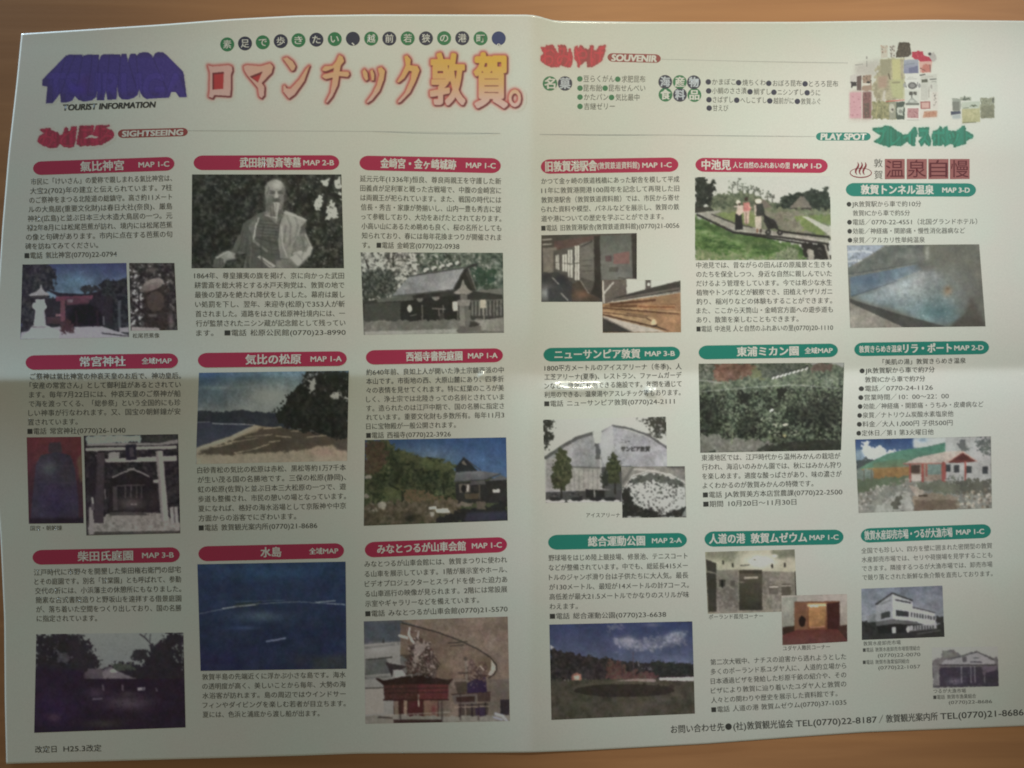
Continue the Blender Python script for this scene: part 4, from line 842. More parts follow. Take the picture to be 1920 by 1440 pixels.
c.P([(715,1030),(1090,1010),(1090,1180),(720,1180)], (46,46,44)).P([(830,1020),(930,1015),(935,1042),(820,1048)], (84,84,80)).P([(740,1040),(820,1040),(825,1100),(745,1105)], (104,96,82)).E(775, 1075, 20, 28, (34,32,32)).P([(800,1050),(812,1045),(812,1095),(800,1095)], (176,172,158)).P([(850,1060),(890,1055),(885,1090),(850,1095)], (58,54,50)).P([(985,1082),(1040,1078),(1038,1102),(990,1105)], (184,180,166)).L([(890,1050),(892,1150)], 8, (96,88,74)).P([(780,1110),(890,1108),(880,1150),(790,1150)], (84,74,56))
c.F([(50,1190),(700,1150),(800,1240),(560,1330),(50,1345)], [(70,66,48),(92,84,62),(114,104,82)], 6, 3).D([(60,1180),(240,1170),(260,1250),(70,1260)], [(150,144,124),(128,120,100)], 22, (1,3.4)).E(180, 1195, 32, 26, (140,136,116)).E(80, 990, 26, 14, (150,144,126)).E(66, 1130, 20, 18, (140,134,116)).E(390, 1290, 70, 44, (40,40,32), soft=1)
c.P([(520,1210),(575,1202),(580,1222),(525,1228)], (180,176,160)).P([(568,1222),(660,1218),(680,1250),(580,1252)], (176,172,156)).P([(530,1245),(565,1245),(560,1275),(535,1280)], (150,146,130)).P([(720,1180),(850,1175),(840,1205),(730,1205)], (120,110,92), rough=1)
c.P([(580,1290),(800,1215),(960,1210),(1090,1150),(1098,1310),(560,1325)], (40,40,40), rough=2).P([(800,1250),(1095,1240),(1098,1308),(780,1315)], (52,54,70), soft=2).P([(865,1175),(935,1170),(930,1225),(870,1225)], (92,86,72), rough=1)
c.N(4); c.build(label='printed photo of a temple roof above an autumn garden')

# white arena building
c = Cv([(1018,787),(1249,781),(1252,940),(1023,943)], (1000,630), k, (190,195,183), (186,191,181), 23)
c.P([(70,590),(980,590),(980,960),(70,960)], (190,195,184)).P([(90,890),(240,790),(440,705),(500,690),(580,650),(980,810),(985,960),(640,1220),(90,1220)], (158,160,162))
c.L([(90,888),(230,795),(330,740),(440,708)], 24, (104,106,104)).L([(580,655),(700,675),(830,720),(975,815)], 16, (112,114,114)).P([(480,720),(580,655),(590,860),(530,960),(500,900)], (176,178,178)).P([(585,670),(700,690),(830,735),(975,825),(980,950),(600,960)], (164,166,170)).P([(430,700),(500,690),(490,780),(450,790)], (186,190,180))
c.P([(450,780),(480,780),(500,900),(460,900)], (100,102,102), rough=1).P([(240,955),(490,960),(490,1130),(240,1130)], (170,170,160)).P([(90,900),(240,870),(240,1130),(90,1130)], (168,168,164))
for i in range(7): c.L([(265 + i * 34,975),(265 + i * 34,1120)], 4, (140,140,134))
c.L([(240,955),(490,962)], 12, (128,128,124)).P([(490,960),(720,950),(650,1140),(500,1110)], (88,90,88)).L([(490,880),(505,1190)], 7, (186,188,180))
c.P([(90,1140),(650,1120),(640,1215),(90,1218)], (84,86,84)).P([(380,1120),(520,1125),(520,1180),(385,1180)], (48,48,48)).L([(445,1125),(447,1180)], 8, (180,180,172)).D([(95,1150),(370,1145),(370,1190),(95,1200)], [(40,40,40),(120,120,114)], 30, (1,2.6))
for x in (160, 320, 455, 560): c.E(x, 1206, 75, 18, (196,198,192)).E(x, 1190, 46, 14, (50,52,52))
c.text('ニュー', (640,758,705,780), (70,70,70), .02); c.text('サンピア敦賀', (640,806,850,842), (66,66,66), .03)
c.P([(142,1110),(140,960),(180,860),(205,805),(235,860),(275,960),(270,1060),(230,1120)], (72,80,52), rough=2.5).F([(150,1100),(145,960),(205,815),(268,960),(265,1060)], [(48,54,36),(78,86,56),(110,114,78)], 4, 3).L([(205,1100),(205,1180)], 10, (50,48,40))
c.P([(530,1050),(545,920),(585,830),(620,930),(650,960),(620,1090),(570,1080)], (70,78,52), rough=2.5).F([(535,1040),(585,840),(620,930),(610,1060)], [(52,58,38),(84,92,58),(104,108,70)], 4, 3).L([(595,1070),(597,1150)], 10, (50,48,42)).P([(500,990),(540,990),(540,1100),(500,1100)], (56,60,52), rough=2)
c.P([(75,605),(92,605),(150,620),(140,670),(100,690),(155,720),(150,750),(90,775),(120,800),(85,835),(75,835)], (56,60,52), rough=3, cell=4).P([(775,600),(860,590),(968,588),(968,720),(900,750),(850,760),(870,690),(830,640)], (74,76,66), rough=4, cell=4).D([(850,640),(960,650),(950,740),(860,740)], [(190,194,184)], 30, (.8,2.2))
c.N(4); c.build(label='printed photo of a white arena building with rounded roofs')
# crowded ice rink
c = Cv([(1165,875),(1284,874),(1287,970),(1167,971)], (1000,630), k, (192,197,185), (150,154,146), 24)
c.P([(640,950),(1115,950),(1115,1100),(640,1100)], (150,148,138)).L([(720,970),(900,985),(1105,1060)], 16, (182,180,168)).P([(640,1110),(740,955),(700,955),(640,1000)], (128,126,118)).L([(980,955),(1110,960)], 14, (112,110,102)).P([(640,960),(720,955),(650,1060)], (150,148,138))
c.P([(660,1140),(720,1030),(840,995),(980,1020),(1105,1080),(1115,1325),(650,1325)], (190,194,186)).P([(700,1050),(840,998),(990,1025),(1100,1075),(1100,1110),(900,1050),(720,1080)], (104,108,98), rough=2)
c.D([(690,1050),(840,1005),(1000,1030),(1108,1090),(1110,1320),(660,1320)], [(44,46,44),(62,64,60),(84,86,80),(110,110,104)], 300, (.7,1.9), asp=1.5); c.D([(690,1080),(1108,1110),(1110,1260),(700,1260)], [(206,208,200),(196,198,190)], 60, (.8,1.8), asp=1.4)
c.P([(650,1100),(690,1110),(740,1230),(960,1300),(1115,1240),(1115,1325),(650,1325)], (52,54,50), rough=2).D([(660,1240),(1110,1260),(1110,1320),(660,1320)], [(34,36,34),(86,88,82)], 40, (1,2.4)).P([(1090,1290),(1115,1260),(1118,1320),(1085,1320)], (150,154,146)).L([(655,1120),(720,1020),(840,985),(1000,1010),(1110,1075)], 6, (204,206,198))
c.N(5); c.build(label='printed photo of a crowded ice rink', layer=2)

# citrus orchard
k = .243
c = Cv([(1310,682),(1583,680),(1577,844),(1313,849)], (1290,630), k, (192,197,184), (60,68,56), 25)
c.F([(80,200),(1210,200),(1210,460),(80,460)], [(64,76,62),(92,108,84),(122,138,108),(146,158,130)], 5, 0)
c.F([(80,205),(220,210),(230,330),(90,340)], [(66,74,60),(104,112,94),(150,154,138)], 4, 2).F([(200,210),(490,205),(520,230),(480,320),(260,350),(200,330)], [(104,74,58),(132,94,74),(150,116,94)], 5, 3).F([(480,250),(570,230),(600,330),(500,340)], [(104,116,74),(128,136,94)], 5, 3).F([(540,215),(740,205),(930,210),(920,260),(660,330),(560,320)], [(66,78,66),(90,102,86),(116,126,108)], 4, 2)
c.F([(940,200),(1110,220),(1110,260),(960,280)], [(110,92,80),(136,118,104)], 4, 2).P([(930,198),(1020,205),(960,225)], (170,176,166)).P([(1050,200),(1210,198),(1205,240),(1120,225)], (170,176,166), rough=1.5)
for i in range(9): c.L([(650 + i * 32,330 - i * 9),(665 + i * 32,318 - i * 9)], 13, (216,220,210)); c.L([(650 + i * 32,318 - i * 9),(668 + i * 32,300 - i * 9)], 5, (40,44,40))
c.F([(85,420),(1200,380),(1200,900),(85,900)], [(30,34,29),(50,58,46),(84,98,74),(126,142,110)], 4, 3, bias=.1)
c.D([(240,420),(700,330),(1200,300),(1180,520),(800,560),(560,700),(260,760)], [(128,148,112),(156,172,138),(96,118,84),(184,194,166),(44,56,42)], 520, (.5,1.5), asp=2.1)
c.D([(640,330),(1180,280),(1180,440),(660,440)], [(122,148,102),(150,172,126),(84,108,74)], 130, (.6,1.8), asp=2)
c.P([(760,560),(1170,480),(1175,700),(780,680)], (34,38,32), rough=4, a=.5).P([(90,500),(240,470),(260,720),(200,770),(90,760)], (36,40,34), rough=4, a=.5).P([(390,430),(500,450),(460,500),(400,500)], (34,38,30), rough=3).P([(690,400),(760,400),(740,500),(690,480)], (34,38,30), rough=3).P([(380,640),(560,600),(520,760),(330,800)], (32,36,30), rough=4, a=.55)
c.D([(640,660),(880,680),(870,800),(620,800)], [(170,180,146),(196,200,166),(120,138,98)], 40, (.9,2.4), asp=1.8).D([(860,700),(1100,700),(1060,840),(900,800)], [(130,142,116),(160,170,142)], 14, (.8,2), asp=1.8)
c.E(645, 575, 20, 9, (206,212,198), rot=-35).E(750, 684, 24, 12, (196,196,170), rot=-10).E(745, 770, 14, 11, (180,176,120))
c.F([(90,770),(210,765),(330,795),(520,800),(700,830),(560,895),(90,900)], [(120,122,108),(144,146,132)], 5, 2).P([(600,830),(1180,800),(1185,880),(520,895)], (52,54,46), rough=2, a=.8).L([(350,715),(335,835)], 8, (134,146,112)).L([(85,430),(300,412),(560,392),(820,378),(1190,405)], 5, (184,194,176), .85).L([(85,345),(150,345),(260,365)], 12, (150,158,142)).L([(195,450),(205,500)], 6, (120,130,110)).L([(1070,290),(1075,420)], 6, (150,164,134))
c.N(5); c.build(label='printed photo of a citrus orchard with bushy green trees')

# spa garden with a red pavilion
k = .25
c = Cv([(1603,824),(1858,818),(1860,953),(1610,962)], (1580,630), k, (194,199,186), (150,152,138), 26)
c.G([(95,770),(560,765),(560,900),(95,900)], (44,78,140), (96,132,168)); c.P([(530,765),(870,755),(870,860),(530,840)], (190,198,190), soft=2).E(600, 780, 50, 22, (126,154,176), soft=1)
c.P([(120,900),(150,850),(150,800),(185,795),(225,835),(290,830),(330,860),(430,855),(300,930),(140,940)], (206,210,210), rough=2, cell=4).P([(95,860),(140,850),(180,930),(95,960)], (132,160,178), soft=2)
c.P([(100,930),(170,920),(250,930),(240,1000),(105,1000)], (84,96,94), rough=2)
c.G([(240,930),(330,885),(450,855),(640,830),(790,800),(790,870),(480,950),(440,975),(110,1000)], (86,160,132), (110,158,124)); c.G([(230,950),(450,920),(520,945),(440,985),(230,1000)], (100,150,112), (136,150,110)).L([(640,830),(795,795)], 6, (116,150,132))
c.P([(770,760),(1110,755),(1115,1100),(770,1080)], (178,180,172)).P([(870,820),(900,780),(920,790),(930,840),(960,830),(940,870),(880,860)], (120,124,120), rough=2).P([(1000,770),(1110,760),(1112,880),(1040,880)], (110,120,112), rough=4, cell=4).D([(1000,765),(1110,760),(1110,880),(1010,860)], [(176,182,174),(70,84,78),(150,158,150)], 40, (.8,2))
for x, y in ((790,990),(855,995),(945,1000),(1070,1005)): c.P([(x - 20,y - 25),(x + 20,y - 25),(x + 20,y + 28),(x - 20,y + 28)], (72,78,80))
c.P([(110,1000),(230,990),(500,980),(510,1080),(115,1110)], (176,140,84)); c.G([(230,1000),(500,985),(505,1060),(230,1080)], (180,138,76), (164,124,70), 'y')
c.P([(100,1000),(230,1000),(230,1080),(105,1085)], (132,150,136), rough=1).P([(110,1080),(500,1050),(510,1090),(300,1130),(115,1180)], (110,128,96), rough=2).L([(160,1010),(160,1090)], 8, (110,112,96)).L([(215,1000),(215,1085)], 8, (120,120,100))
c.P([(500,960),(760,960),(750,1090),(500,1090)], (170,150,130)).P([(510,970),(580,968),(580,1030),(510,1030)], (96,76,66)).P([(640,960),(740,955),(738,1040),(640,1040)], (132,160,148)).P([(520,1040),(600,1035),(600,1085),(520,1090)], (196,186,170))
c.G([(450,958),(560,910),(760,870),(900,860),(790,945),(760,955)], (190,186,170), (200,180,160), 'x').P([(790,945),(905,868),(1010,940),(905,950),(800,952)], (132,64,56)).L([(900,868),(1005,940)], 9, (206,166,148)).L([(905,866),(785,948)], 9, (212,168,146)).L([(455,958),(760,956)], 8, (196,120,104)).P([(835,930),(905,885),(970,935)], (104,52,48))
for x, y0, y1, wd in ((755,955,1160,24),(770,955,1140,8),(920,945,1100,14),(600,965,1090,18),(505,965,1090,14),(628,965,1050,10)): c.L([(x,y0),(x,y1)], wd, (192,96,84))
c.P([(540,1100),(760,1090),(900,1130),(880,1200),(700,1170),(560,1150)], (128,134,110), rough=2).P([(860,1080),(1100,1080),(1115,1180),(880,1180)], (112,112,96), rough=3)
c.D([(120,1200),(260,1120),(520,1060),(560,1130),(400,1150),(230,1220),(190,1330),(120,1325)], [(176,174,158),(150,146,128),(118,114,98),(196,192,176)], 110, (1,3.2))
c.F([(250,1290),(400,1180),(500,1170),(540,1320),(230,1325)], [(170,172,158),(186,188,174)], 8, 2).P([(370,1240),(440,1190),(430,1300),(380,1300)], (110,110,96), rough=2)
c.P([(500,1110),(600,1150),(620,1180),(560,1210),(510,1160)], (186,172,150), rough=1).P([(530,1200),(680,1170),(860,1210),(900,1290),(540,1310)], (168,150,124), rough=1.5).L([(575,1200),(630,1196)], 14, (96,80,64)).P([(540,1230),(860,1230),(860,1300),(540,1312)], (140,120,98), rough=1)
c.D([(840,1180),(1110,1140),(1120,1290),(860,1290)], [(186,178,154),(164,152,128),(206,196,172),(120,108,88)], 90, (1.2,4)).D([(760,1060),(1000,1060),(1000,1130),(780,1110)], [(190,190,176),(96,100,88),(150,150,136)], 50, (.8,2.2)).D([(790,1040),(880,1040),(870,1080),(790,1080)], [(70,84,66),(120,130,108)], 20, (.7,1.6))
c.N(5); c.build(label='printed photo of a red roofed pavilion in a rocky bath garden')

# dark old garden house
k = .2986
c = Cv([(68,1189),(344,1186),(348,1364),(64,1374)], (0,1010), k, (109,114,100), (38,26,42), 27)
c.G([(200,580),(1170,580),(1170,830),(200,830)], (102,110,98), (96,100,94))
c.P([(220,600),(380,600),(480,610),(560,650),(595,690),(570,720),(620,765),(600,800),(650,815),(640,900),(220,950)], (38,34,40), rough=4, cell=5).D([(230,620),(420,620),(430,780),(240,760)], [(84,88,84),(64,62,68)], 28, (.7,2)).F([(350,700),(440,720),(420,780),(360,760)], [(56,52,58),(76,76,78)], 3, 3)
c.L([(450,605),(530,610)], 9, (50,48,50)).L([(490,605),(505,660)], 8, (50,48,50)).L([(590,770),(645,762)], 5, (50,48,50))
c.P([(690,790),(800,780),(900,790),(960,660),(1010,650),(1040,595),(1160,590),(1165,1000),(700,1000)], (37,32,39), rough=3, cell=5).P([(800,750),(850,700),(920,700),(940,740),(870,780)], (42,40,44), rough=3).L([(960,680),(920,630),(880,600)], 7, (52,50,52)).L([(940,650),(945,600)], 5, (56,54,56)).L([(905,620),(920,590)], 4, (60,58,60)).D([(1080,660),(1160,650),(1160,780),(1090,770)], [(104,112,100)], 22, (1,2.8)).F([(690,790),(820,780),(850,830),(740,830)], [(50,54,46),(64,68,58)], 4, 2)
c.P([(530,850),(560,815),(660,820),(700,800),(730,830),(860,880),(640,885),(520,880)], (78,72,76), rough=.8).P([(640,840),(700,812),(780,850),(855,880),(650,875)], (94,88,88)).P([(690,830),(712,818),(740,838),(700,842)], (136,132,126)).L([(640,820),(700,800)], 6, (56,50,54))
c.G([(200,880),(1170,880),(1170,1240),(200,1240)], (37,26,41), (33,23,38)); c.P([(220,800),(520,830),(540,900),(220,940)], (37,26,44), soft=4).E(330, 1080, 180, 130, (44,24,62), soft=1, a=.7)
c.L([(645,920),(650,950)], 12, (84,74,82)).L([(768,922),(770,950)], 12, (82,74,82)).P([(862,936),(912,932),(910,952),(866,956)], (118,114,114)).L([(980,940),(984,956)], 9, (74,68,78)).L([(585,1008),(640,1004)], 10, (96,88,94)).E(800, 1030, 170, 52, (70,58,66), soft=1).E(600, 970, 90, 40, (56,42,56), soft=1).E(340, 1120, 60, 30, (60,40,62), soft=1).E(640, 1160, 150, 30, (50,44,44), soft=1).E(800, 975, 60, 20, (60,50,58), soft=1)
c.D([(240,900),(1150,900),(1150,1180),(240,1200)], [(46,34,50),(30,20,34)], 80, (1,2.6), a=.6); c.N(3); c.build(label='printed photo of an old house in a dark garden')

# island in a deep blue sea
k = .3056
c = Cv([(370,1058),(648,1053),(650,1254),(376,1258)], (350,1000), k, (108,111,94), (32,44,78), 28)
c.G([(60,170),(985,170),(985,850),(60,850)], (32,48,68), (30,33,54)); c.F([(60,170),(985,170),(985,850),(60,850)], [(26,38,62),(36,52,70)], 24, 0, 3, a=.35, stretch=2)
c.E(520, 240, 330, 60, (34,64,88), soft=1, a=.7).E(460, 510, 190, 40, (62,84,92), soft=1, a=.8).E(360, 580, 140, 16, (48,66,92), soft=1, a=.7).E(200, 780, 170, 70, (34,30,66), soft=1, a=.6).E(700, 780, 90, 60, (36,40,52), soft=1).P([(780,760),(985,740),(985,845),(760,845)], (44,50,52), soft=5)
c.F([(280,440),(330,425),(430,425),(480,418),(420,442),(330,455)], [(34,44,46),(46,58,56)], 3, 1).L([(75,494),(200,468),(330,446),(440,432),(620,422),(700,420),(850,430),(975,438)], 3, (104,118,116)).L([(220,462),(330,446),(420,438)], 6, (118,124,114)).L([(300,420),(480,414),(600,410)], 3, (78,96,104)).L([(790,424),(880,416),(910,414)], 7, (100,112,108)).L([(860,430),(970,436)], 5, (110,122,118))
c.L([(490,664),(560,652),(606,642)], 9, (86,96,116)).W([[(500,662),(600,645)]], 8, (92,100,114), .7).N(3).build(label='printed photo of a low island line in a deep blue sea')

# festival floats in a hall
k = .3125
c = Cv([(682,1165),(952,1156),(956,1352),(685,1357)], (660,990), k, (122,126,108), (104,90,70), 29)
c.G([(60,550),(480,550),(480,1180),(60,1180)], (84,84,76), (108,102,86)); c.P([(70,560),(300,560),(300,680),(70,700)], (66,74,76), soft=3)
c.P([(260,545),(940,535),(945,920),(820,910),(860,870),(870,820),(830,765),(700,690),(480,615)], (110,94,72)); c.G([(290,570),(480,615),(700,695),(830,770),(868,830),(850,880),(800,905),(480,900),(290,760)], (96,82,62), (106,86,62))
c.L([(300,570),(400,595),(520,628),(640,672),(760,730),(830,775),(865,820),(868,850),(850,880),(820,900)], 7, (46,40,34)).P([(835,790),(862,825),(862,850),(840,885),(815,880),(835,845)], (150,138,114))
c.L([(580,690),(690,682)], 7, (52,44,36)).L([(590,708),(670,702)], 8, (62,52,42))
c.P([(70,700),(290,680),(290,1130),(70,1130)], (118,116,100)).E(150, 720, 90, 40, (134,132,116), soft=1).P([(80,790),(200,775),(240,870),(80,885)], (84,86,76)).L([(80,790),(240,775)], 6, (56,54,48)).P([(80,965),(190,960),(190,1110),(80,1120)], (128,122,102)).L([(80,962),(190,958)], 6, (66,58,48)).P([(180,690),(190,650),(196,690)], (56,54,50))
c.P([(820,910),(945,905),(945,1110),(820,1120)], (98,88,70)).P([(890,1030),(945,1028),(945,1130),(890,1140)], (44,38,40))
c.P([(150,910),(200,915),(290,895),(380,885),(520,905),(600,912),(580,945),(190,945)], (44,28,26)).L([(150,905),(190,922),(330,896),(450,885),(530,910),(575,920),(600,908)], 12, (40,26,24))
c.P([(190,945),(390,935),(390,1030),(195,1035)], (70,40,34)); c.P([(390,935),(580,940),(575,1030),(390,1030)], (92,40,38)); c.D([(195,950),(575,945),(570,1025),(200,1025)], [(110,70,52),(52,26,26),(130,60,56)], 70, (.6,1.4)).L([(190,1032),(578,1030)], 8, (50,26,26))
c.P([(250,1035),(520,1030),(520,1170),(250,1170)], (62,34,30)).P([(310,1035),(330,1035),(330,1165),(310,1165)], (120,100,74)).P([(430,1035),(515,1035),(515,1160),(432,1160)], (116,84,62)).P([(340,1040),(425,1040),(425,1160),(340,1160)], (72,30,32)).P([(252,1040),(280,1040),(280,1165),(255,1165)], (108,90,68)).L([(398,1000),(400,1070)], 8, (150,134,104)).L([(190,1125),(590,1105)], 6, (126,118,96)).L([(250,1150),(560,1130)], 5, (110,100,82)).E(490, 1090, 20, 30, (110,50,44), soft=1)
c.F([(330,880),(320,790),(350,740),(350,680),(400,660),(470,690),(500,770),(520,820),(500,905),(380,880)], [(40,30,27),(62,48,40),(88,74,60),(124,110,92)], 3, 2, gain=.8)
c.D([(330,600),(420,600),(480,720),(520,900),(340,900),(320,760)], [(140,128,108),(108,92,74),(44,32,28),(78,44,38)], 130, (.7,1.9), asp=1.9)
c.L([(345,600),(340,640),(370,690)], 12, (150,142,122)).L([(285,645),(330,660)], 14, (160,152,132)).L([(400,620),(395,660)], 10, (130,122,104)).P([(375,690),(440,680),(480,700),(440,720),(410,780),(375,850)], (126,114,94), rough=2.5, a=.8).L([(290,765),(360,760)], 5, (60,46,40)).P([(200,805),(240,815),(330,830),(300,850),(250,850),(240,895),(225,860)], (50,42,40)).P([(245,850),(300,850),(325,885),(260,900)], (136,130,114)).L([(490,770),(530,820)], 7, (60,44,36))
c.P([(600,1000),(745,1000),(748,1055),(612,1058)], (92,82,70)).P([(625,1015),(738,1008),(738,1042),(628,1046)], (56,36,32)).P([(752,995),(830,990),(830,1040),(755,1042)], (66,50,42)).L([(600,998),(830,985)], 8, (58,44,36)).P([(612,925),(690,920),(690,985),(635,995)], (64,54,42)).P([(690,900),(800,880),(810,985),(690,990)], (44,32,54)).F([(660,880),(700,800),(800,820),(810,900),(690,930)], [(52,34,34),(92,66,54),(130,112,90)], 3, 3)
c.L([(682,780),(685,860),(690,920)], 14, (108,98,78)).E(680, 785, 10, 12, (44,38,32)).L([(640,870),(690,870)], 10, (40,32,28)).D([(700,830),(810,820),(810,960),(700,960)], [(132,116,96),(54,34,60),(96,54,48)], 45, (.6,1.5)).L([(770,830),(790,850)], 10, (140,126,104))
c.P([(640,1060),(820,1050),(815,1160),(640,1165)], (66,56,46)).L([(680,1060),(682,1150)], 7, (110,98,78)).L([(720,1060),(722,1150)], 10, (40,32,36)).L([(800,1050),(802,1165)], 10, (44,34,34)).L([(620,1075),(820,1070)], 7, (122,106,82)).P([(740,1080),(800,1075),(800,1150),(745,1150)], (48,38,52))
c.P([(70,1130),(250,1125),(620,1130),(945,1120),(948,1165),(70,1175)], (112,108,88), rough=1).P([(250,1150),(540,1150),(540,1172),(250,1172)], (56,38,34)).L([(860,1115),(900,1125),(930,1160)], 14, (130,132,130)).L([(850,1135),(900,1150)], 10, (120,122,120)).L([(160,1135),(240,1140)], 8, (66,58,48))
c.W([[(200,990),(570,985)], [(200,965),(570,960)], [(290,1040),(290,1160)], [(540,1040),(540,1160)], [(395,935),(395,1030)], [(650,1000),(650,1150)], [(760,1060),(760,1150)]], 8, (40,28,26), .55).W([[(80,720),(250,700)], [(80,900),(230,890)], [(260,560),(280,700)]], 14, (70,70,62), .4).E(640, 820, 160, 130, (118,102,78), .5, soft=1)
c.N(4); c.build(label='printed photo of two decorated festival floats in a hall')

# park with a round flower bed
k = .3194
c = Cv([(1030,1171),(1298,1165),(1303,1338),(1034,1350)], (1000,980), k, (138,143,123), (62,60,48), 30)
c.G([(90,580),(950,580),(950,850),(90,850)], (46,58,90), (84,94,110)); c.F([(430,600),(500,595),(520,625),(440,635)], [(84,92,108),(104,110,118)], 4, 3, a=.6)
c.P([(470,690),(560,665),(620,700),(700,700),(760,680),(830,645),(890,640),(880,690),(800,720),(690,740),(560,740),(490,715)], (122,124,126), soft=4, a=.85).E(560, 700, 70, 24, (132,132,130), soft=1, a=.7).E(820, 670, 60, 26, (134,134,132), soft=1, a=.7).E(700, 600, 60, 14, (96,100,112), soft=1, a=.6).F([(470,690),(620,690),(880,640),(900,700),(700,750),(480,730)], [(70,80,100),(104,110,118),(132,134,134)], 6, 4, a=.6).P([(100,715),(125,735),(100,745)], (150,152,146))
c.F([(98,740),(190,760),(300,780),(450,800),(530,815),(620,820),(720,815),(800,820),(945,830),(945,920),(98,920)], [(36,34,34),(48,44,42),(60,54,50)], 5, 1.5)
c.F([(420,820),(520,810),(540,860),(620,880),(740,880),(700,930),(440,920)], [(70,48,44),(96,62,54),(80,74,54)], 4, 3).F([(700,815),(945,830),(945,900),(720,900)], [(34,38,34),(48,52,44)], 4, 2)
c.L([(585,760),(590,900)], 4, (84,72,70)).L([(520,820),(522,900)], 4, (74,64,60)).L([(615,815),(617,840)], 5, (140,136,130)).D([(640,845),(700,850),(700,865),(640,860)], [(190,188,180)], 14, (.6,1.2)).D([(540,740),(620,760),(610,880),(550,880)], [(88,70,70),(70,60,62)], 25, (.5,1.2))
c.P([(225,895),(250,880),(280,890),(285,930),(225,935)], (150,96,72)).P([(235,900),(270,900),(268,925),(240,925)], (176,150,116)).L([(185,925),(190,945)], 8, (170,164,148)).L([(205,920),(208,940)], 6, (120,112,100)).D([(110,900),(330,890),(330,940),(110,945)], [(120,88,76),(60,50,46),(104,96,84)], 26, (.6,1.4))
c.F([(98,930),(945,910),(950,1120),(108,1160)], [(58,56,42),(70,68,50),(78,74,58)], 10, 1, 3); c.P([(440,935),(600,915),(720,918),(720,935),(450,942)], (130,116,98)).P([(740,910),(945,905),(945,930),(740,925)], (172,166,150)).D([(590,900),(740,900),(740,935),(590,935)], [(110,70,58),(130,108,88)], 24, (.6,1.4))
c.E(535, 975, 300, 45, (78,74,56)).E(535, 985, 295, 38, (48,44,36)).F([(250,990),(400,960),(700,950),(830,960),(820,990),(660,1015),(400,1020)], [(44,40,34),(58,50,42)], 4, 2, a=.7).E(600, 1080, 220, 40, (80,74,58), soft=1, a=.6)
c.N(3); c.build(label='printed photo of a park lawn with a round flower bed')

# museum room with tall panels
k = .3194
c = Cv([(1322,1035),(1490,1030),(1495,1146),(1327,1151)], (1290,980), k, (153,158,142), (140,138,110), 31)
c.P([(100,160),(640,150),(640,310),(100,310)], (150,150,118)).E(430, 230, 110, 50, (196,194,164), soft=1).P([(100,165),(300,160),(260,230),(100,210)], (124,126,96), soft=3).P([(480,160),(640,155),(640,200),(520,210)], (110,116,88), soft=3).E(510, 195, 20, 10, (200,200,176), soft=1)
c.L([(205,225),(207,242)], 9, (40,40,34)).L([(262,242),(263,258)], 9, (40,40,34)).L([(494,248),(494,262)], 10, (40,40,34)).L([(568,242),(568,256)], 10, (40,40,34)).L([(385,218),(395,218)], 5, (50,50,42)).L([(310,252),(360,248)], 5, (70,70,58))
c.P([(165,280),(295,275),(295,525),(170,530)], (124,120,100)).P([(435,285),(635,290),(637,430),(560,520),(440,520)], (122,118,98)).F([(170,380),(295,370),(295,500),(170,510)], [(104,100,84),(136,130,112)], 4, 1).F([(440,320),(560,320),(550,500),(440,510)], [(108,104,86),(132,126,106)], 5, 1)
c.P([(105,215),(165,240),(168,525),(120,530)], (58,56,46)).L([(112,285),(160,298)], 9, (120,116,94)).P([(300,278),(435,278),(437,520),(300,520)], (66,62,48)); c.G([(300,300),(435,300),(437,520),(300,520)], (88,84,64), (52,50,40)).L([(335,325),(405,322)], 14, (156,150,124)).L([(305,350),(330,350)], 6, (130,124,100))
c.P([(182,335),(220,335),(218,375),(182,375)], (70,66,56)).L([(200,340),(202,375)], 12, (30,30,28)).P([(248,340),(276,340),(276,372),(248,372)], (92,88,74)).P([(475,365),(530,365),(530,420),(475,420)], (98,92,76)).P([(548,360),(602,358),(604,425),(550,428)], (84,78,64)).L([(480,378),(525,376)], 8, (170,164,142)).L([(552,372),(600,370)], 8, (150,144,122)).L([(632,290),(636,430)], 8, (60,56,46))
c.P([(120,525),(300,515),(440,515),(560,505),(560,530),(120,535)], (132,126,104)); c.N(4); c.build(label='printed photo of a museum room with tall dark panels')
# warmly lit museum corridor
c = Cv([(1465,1117),(1588,1114),(1589,1203),(1467,1210)], (1290,980), k, (150,155,138), (140,128,104), 32)
c.G([(545,425),(935,420),(935,720),(545,720)], (150,144,124), (132,122,98)); c.P([(550,440),(640,435),(630,610),(555,640)], (132,134,112))
c.P([(625,465),(890,460),(890,625),(625,640)], (118,72,44)); c.G([(640,470),(820,470),(810,620),(640,620)], (176,132,76), (122,66,42)); c.P([(705,500),(805,498),(805,615),(705,615)], (166,116,62), soft=1).L([(680,485),(830,484)], 10, (206,176,116)).L([(720,490),(760,490)], 7, (236,214,160)).P([(812,475),(890,465),(892,640),(820,640)], (66,34,30)).P([(625,465),(700,475),(705,630),(625,640)], (122,80,52), soft=1)
c.P([(555,615),(625,605),(625,660),(555,700)], (60,42,34)).P([(880,605),(935,600),(935,690),(890,660)], (70,44,38)).G([(555,660),(640,630),(880,625),(935,690),(935,715),(555,718)], (104,50,42), (96,58,50)).E(670, 580, 20, 30, (40,22,22)).E(668, 556, 8, 10, (36,22,22)).L([(705,500),(706,620)], 5, (110,60,38)).L([(720,615),(800,613)], 7, (176,120,84))
c.N(4); c.build(label='small printed photo of a warmly lit museum corridor', layer=2)

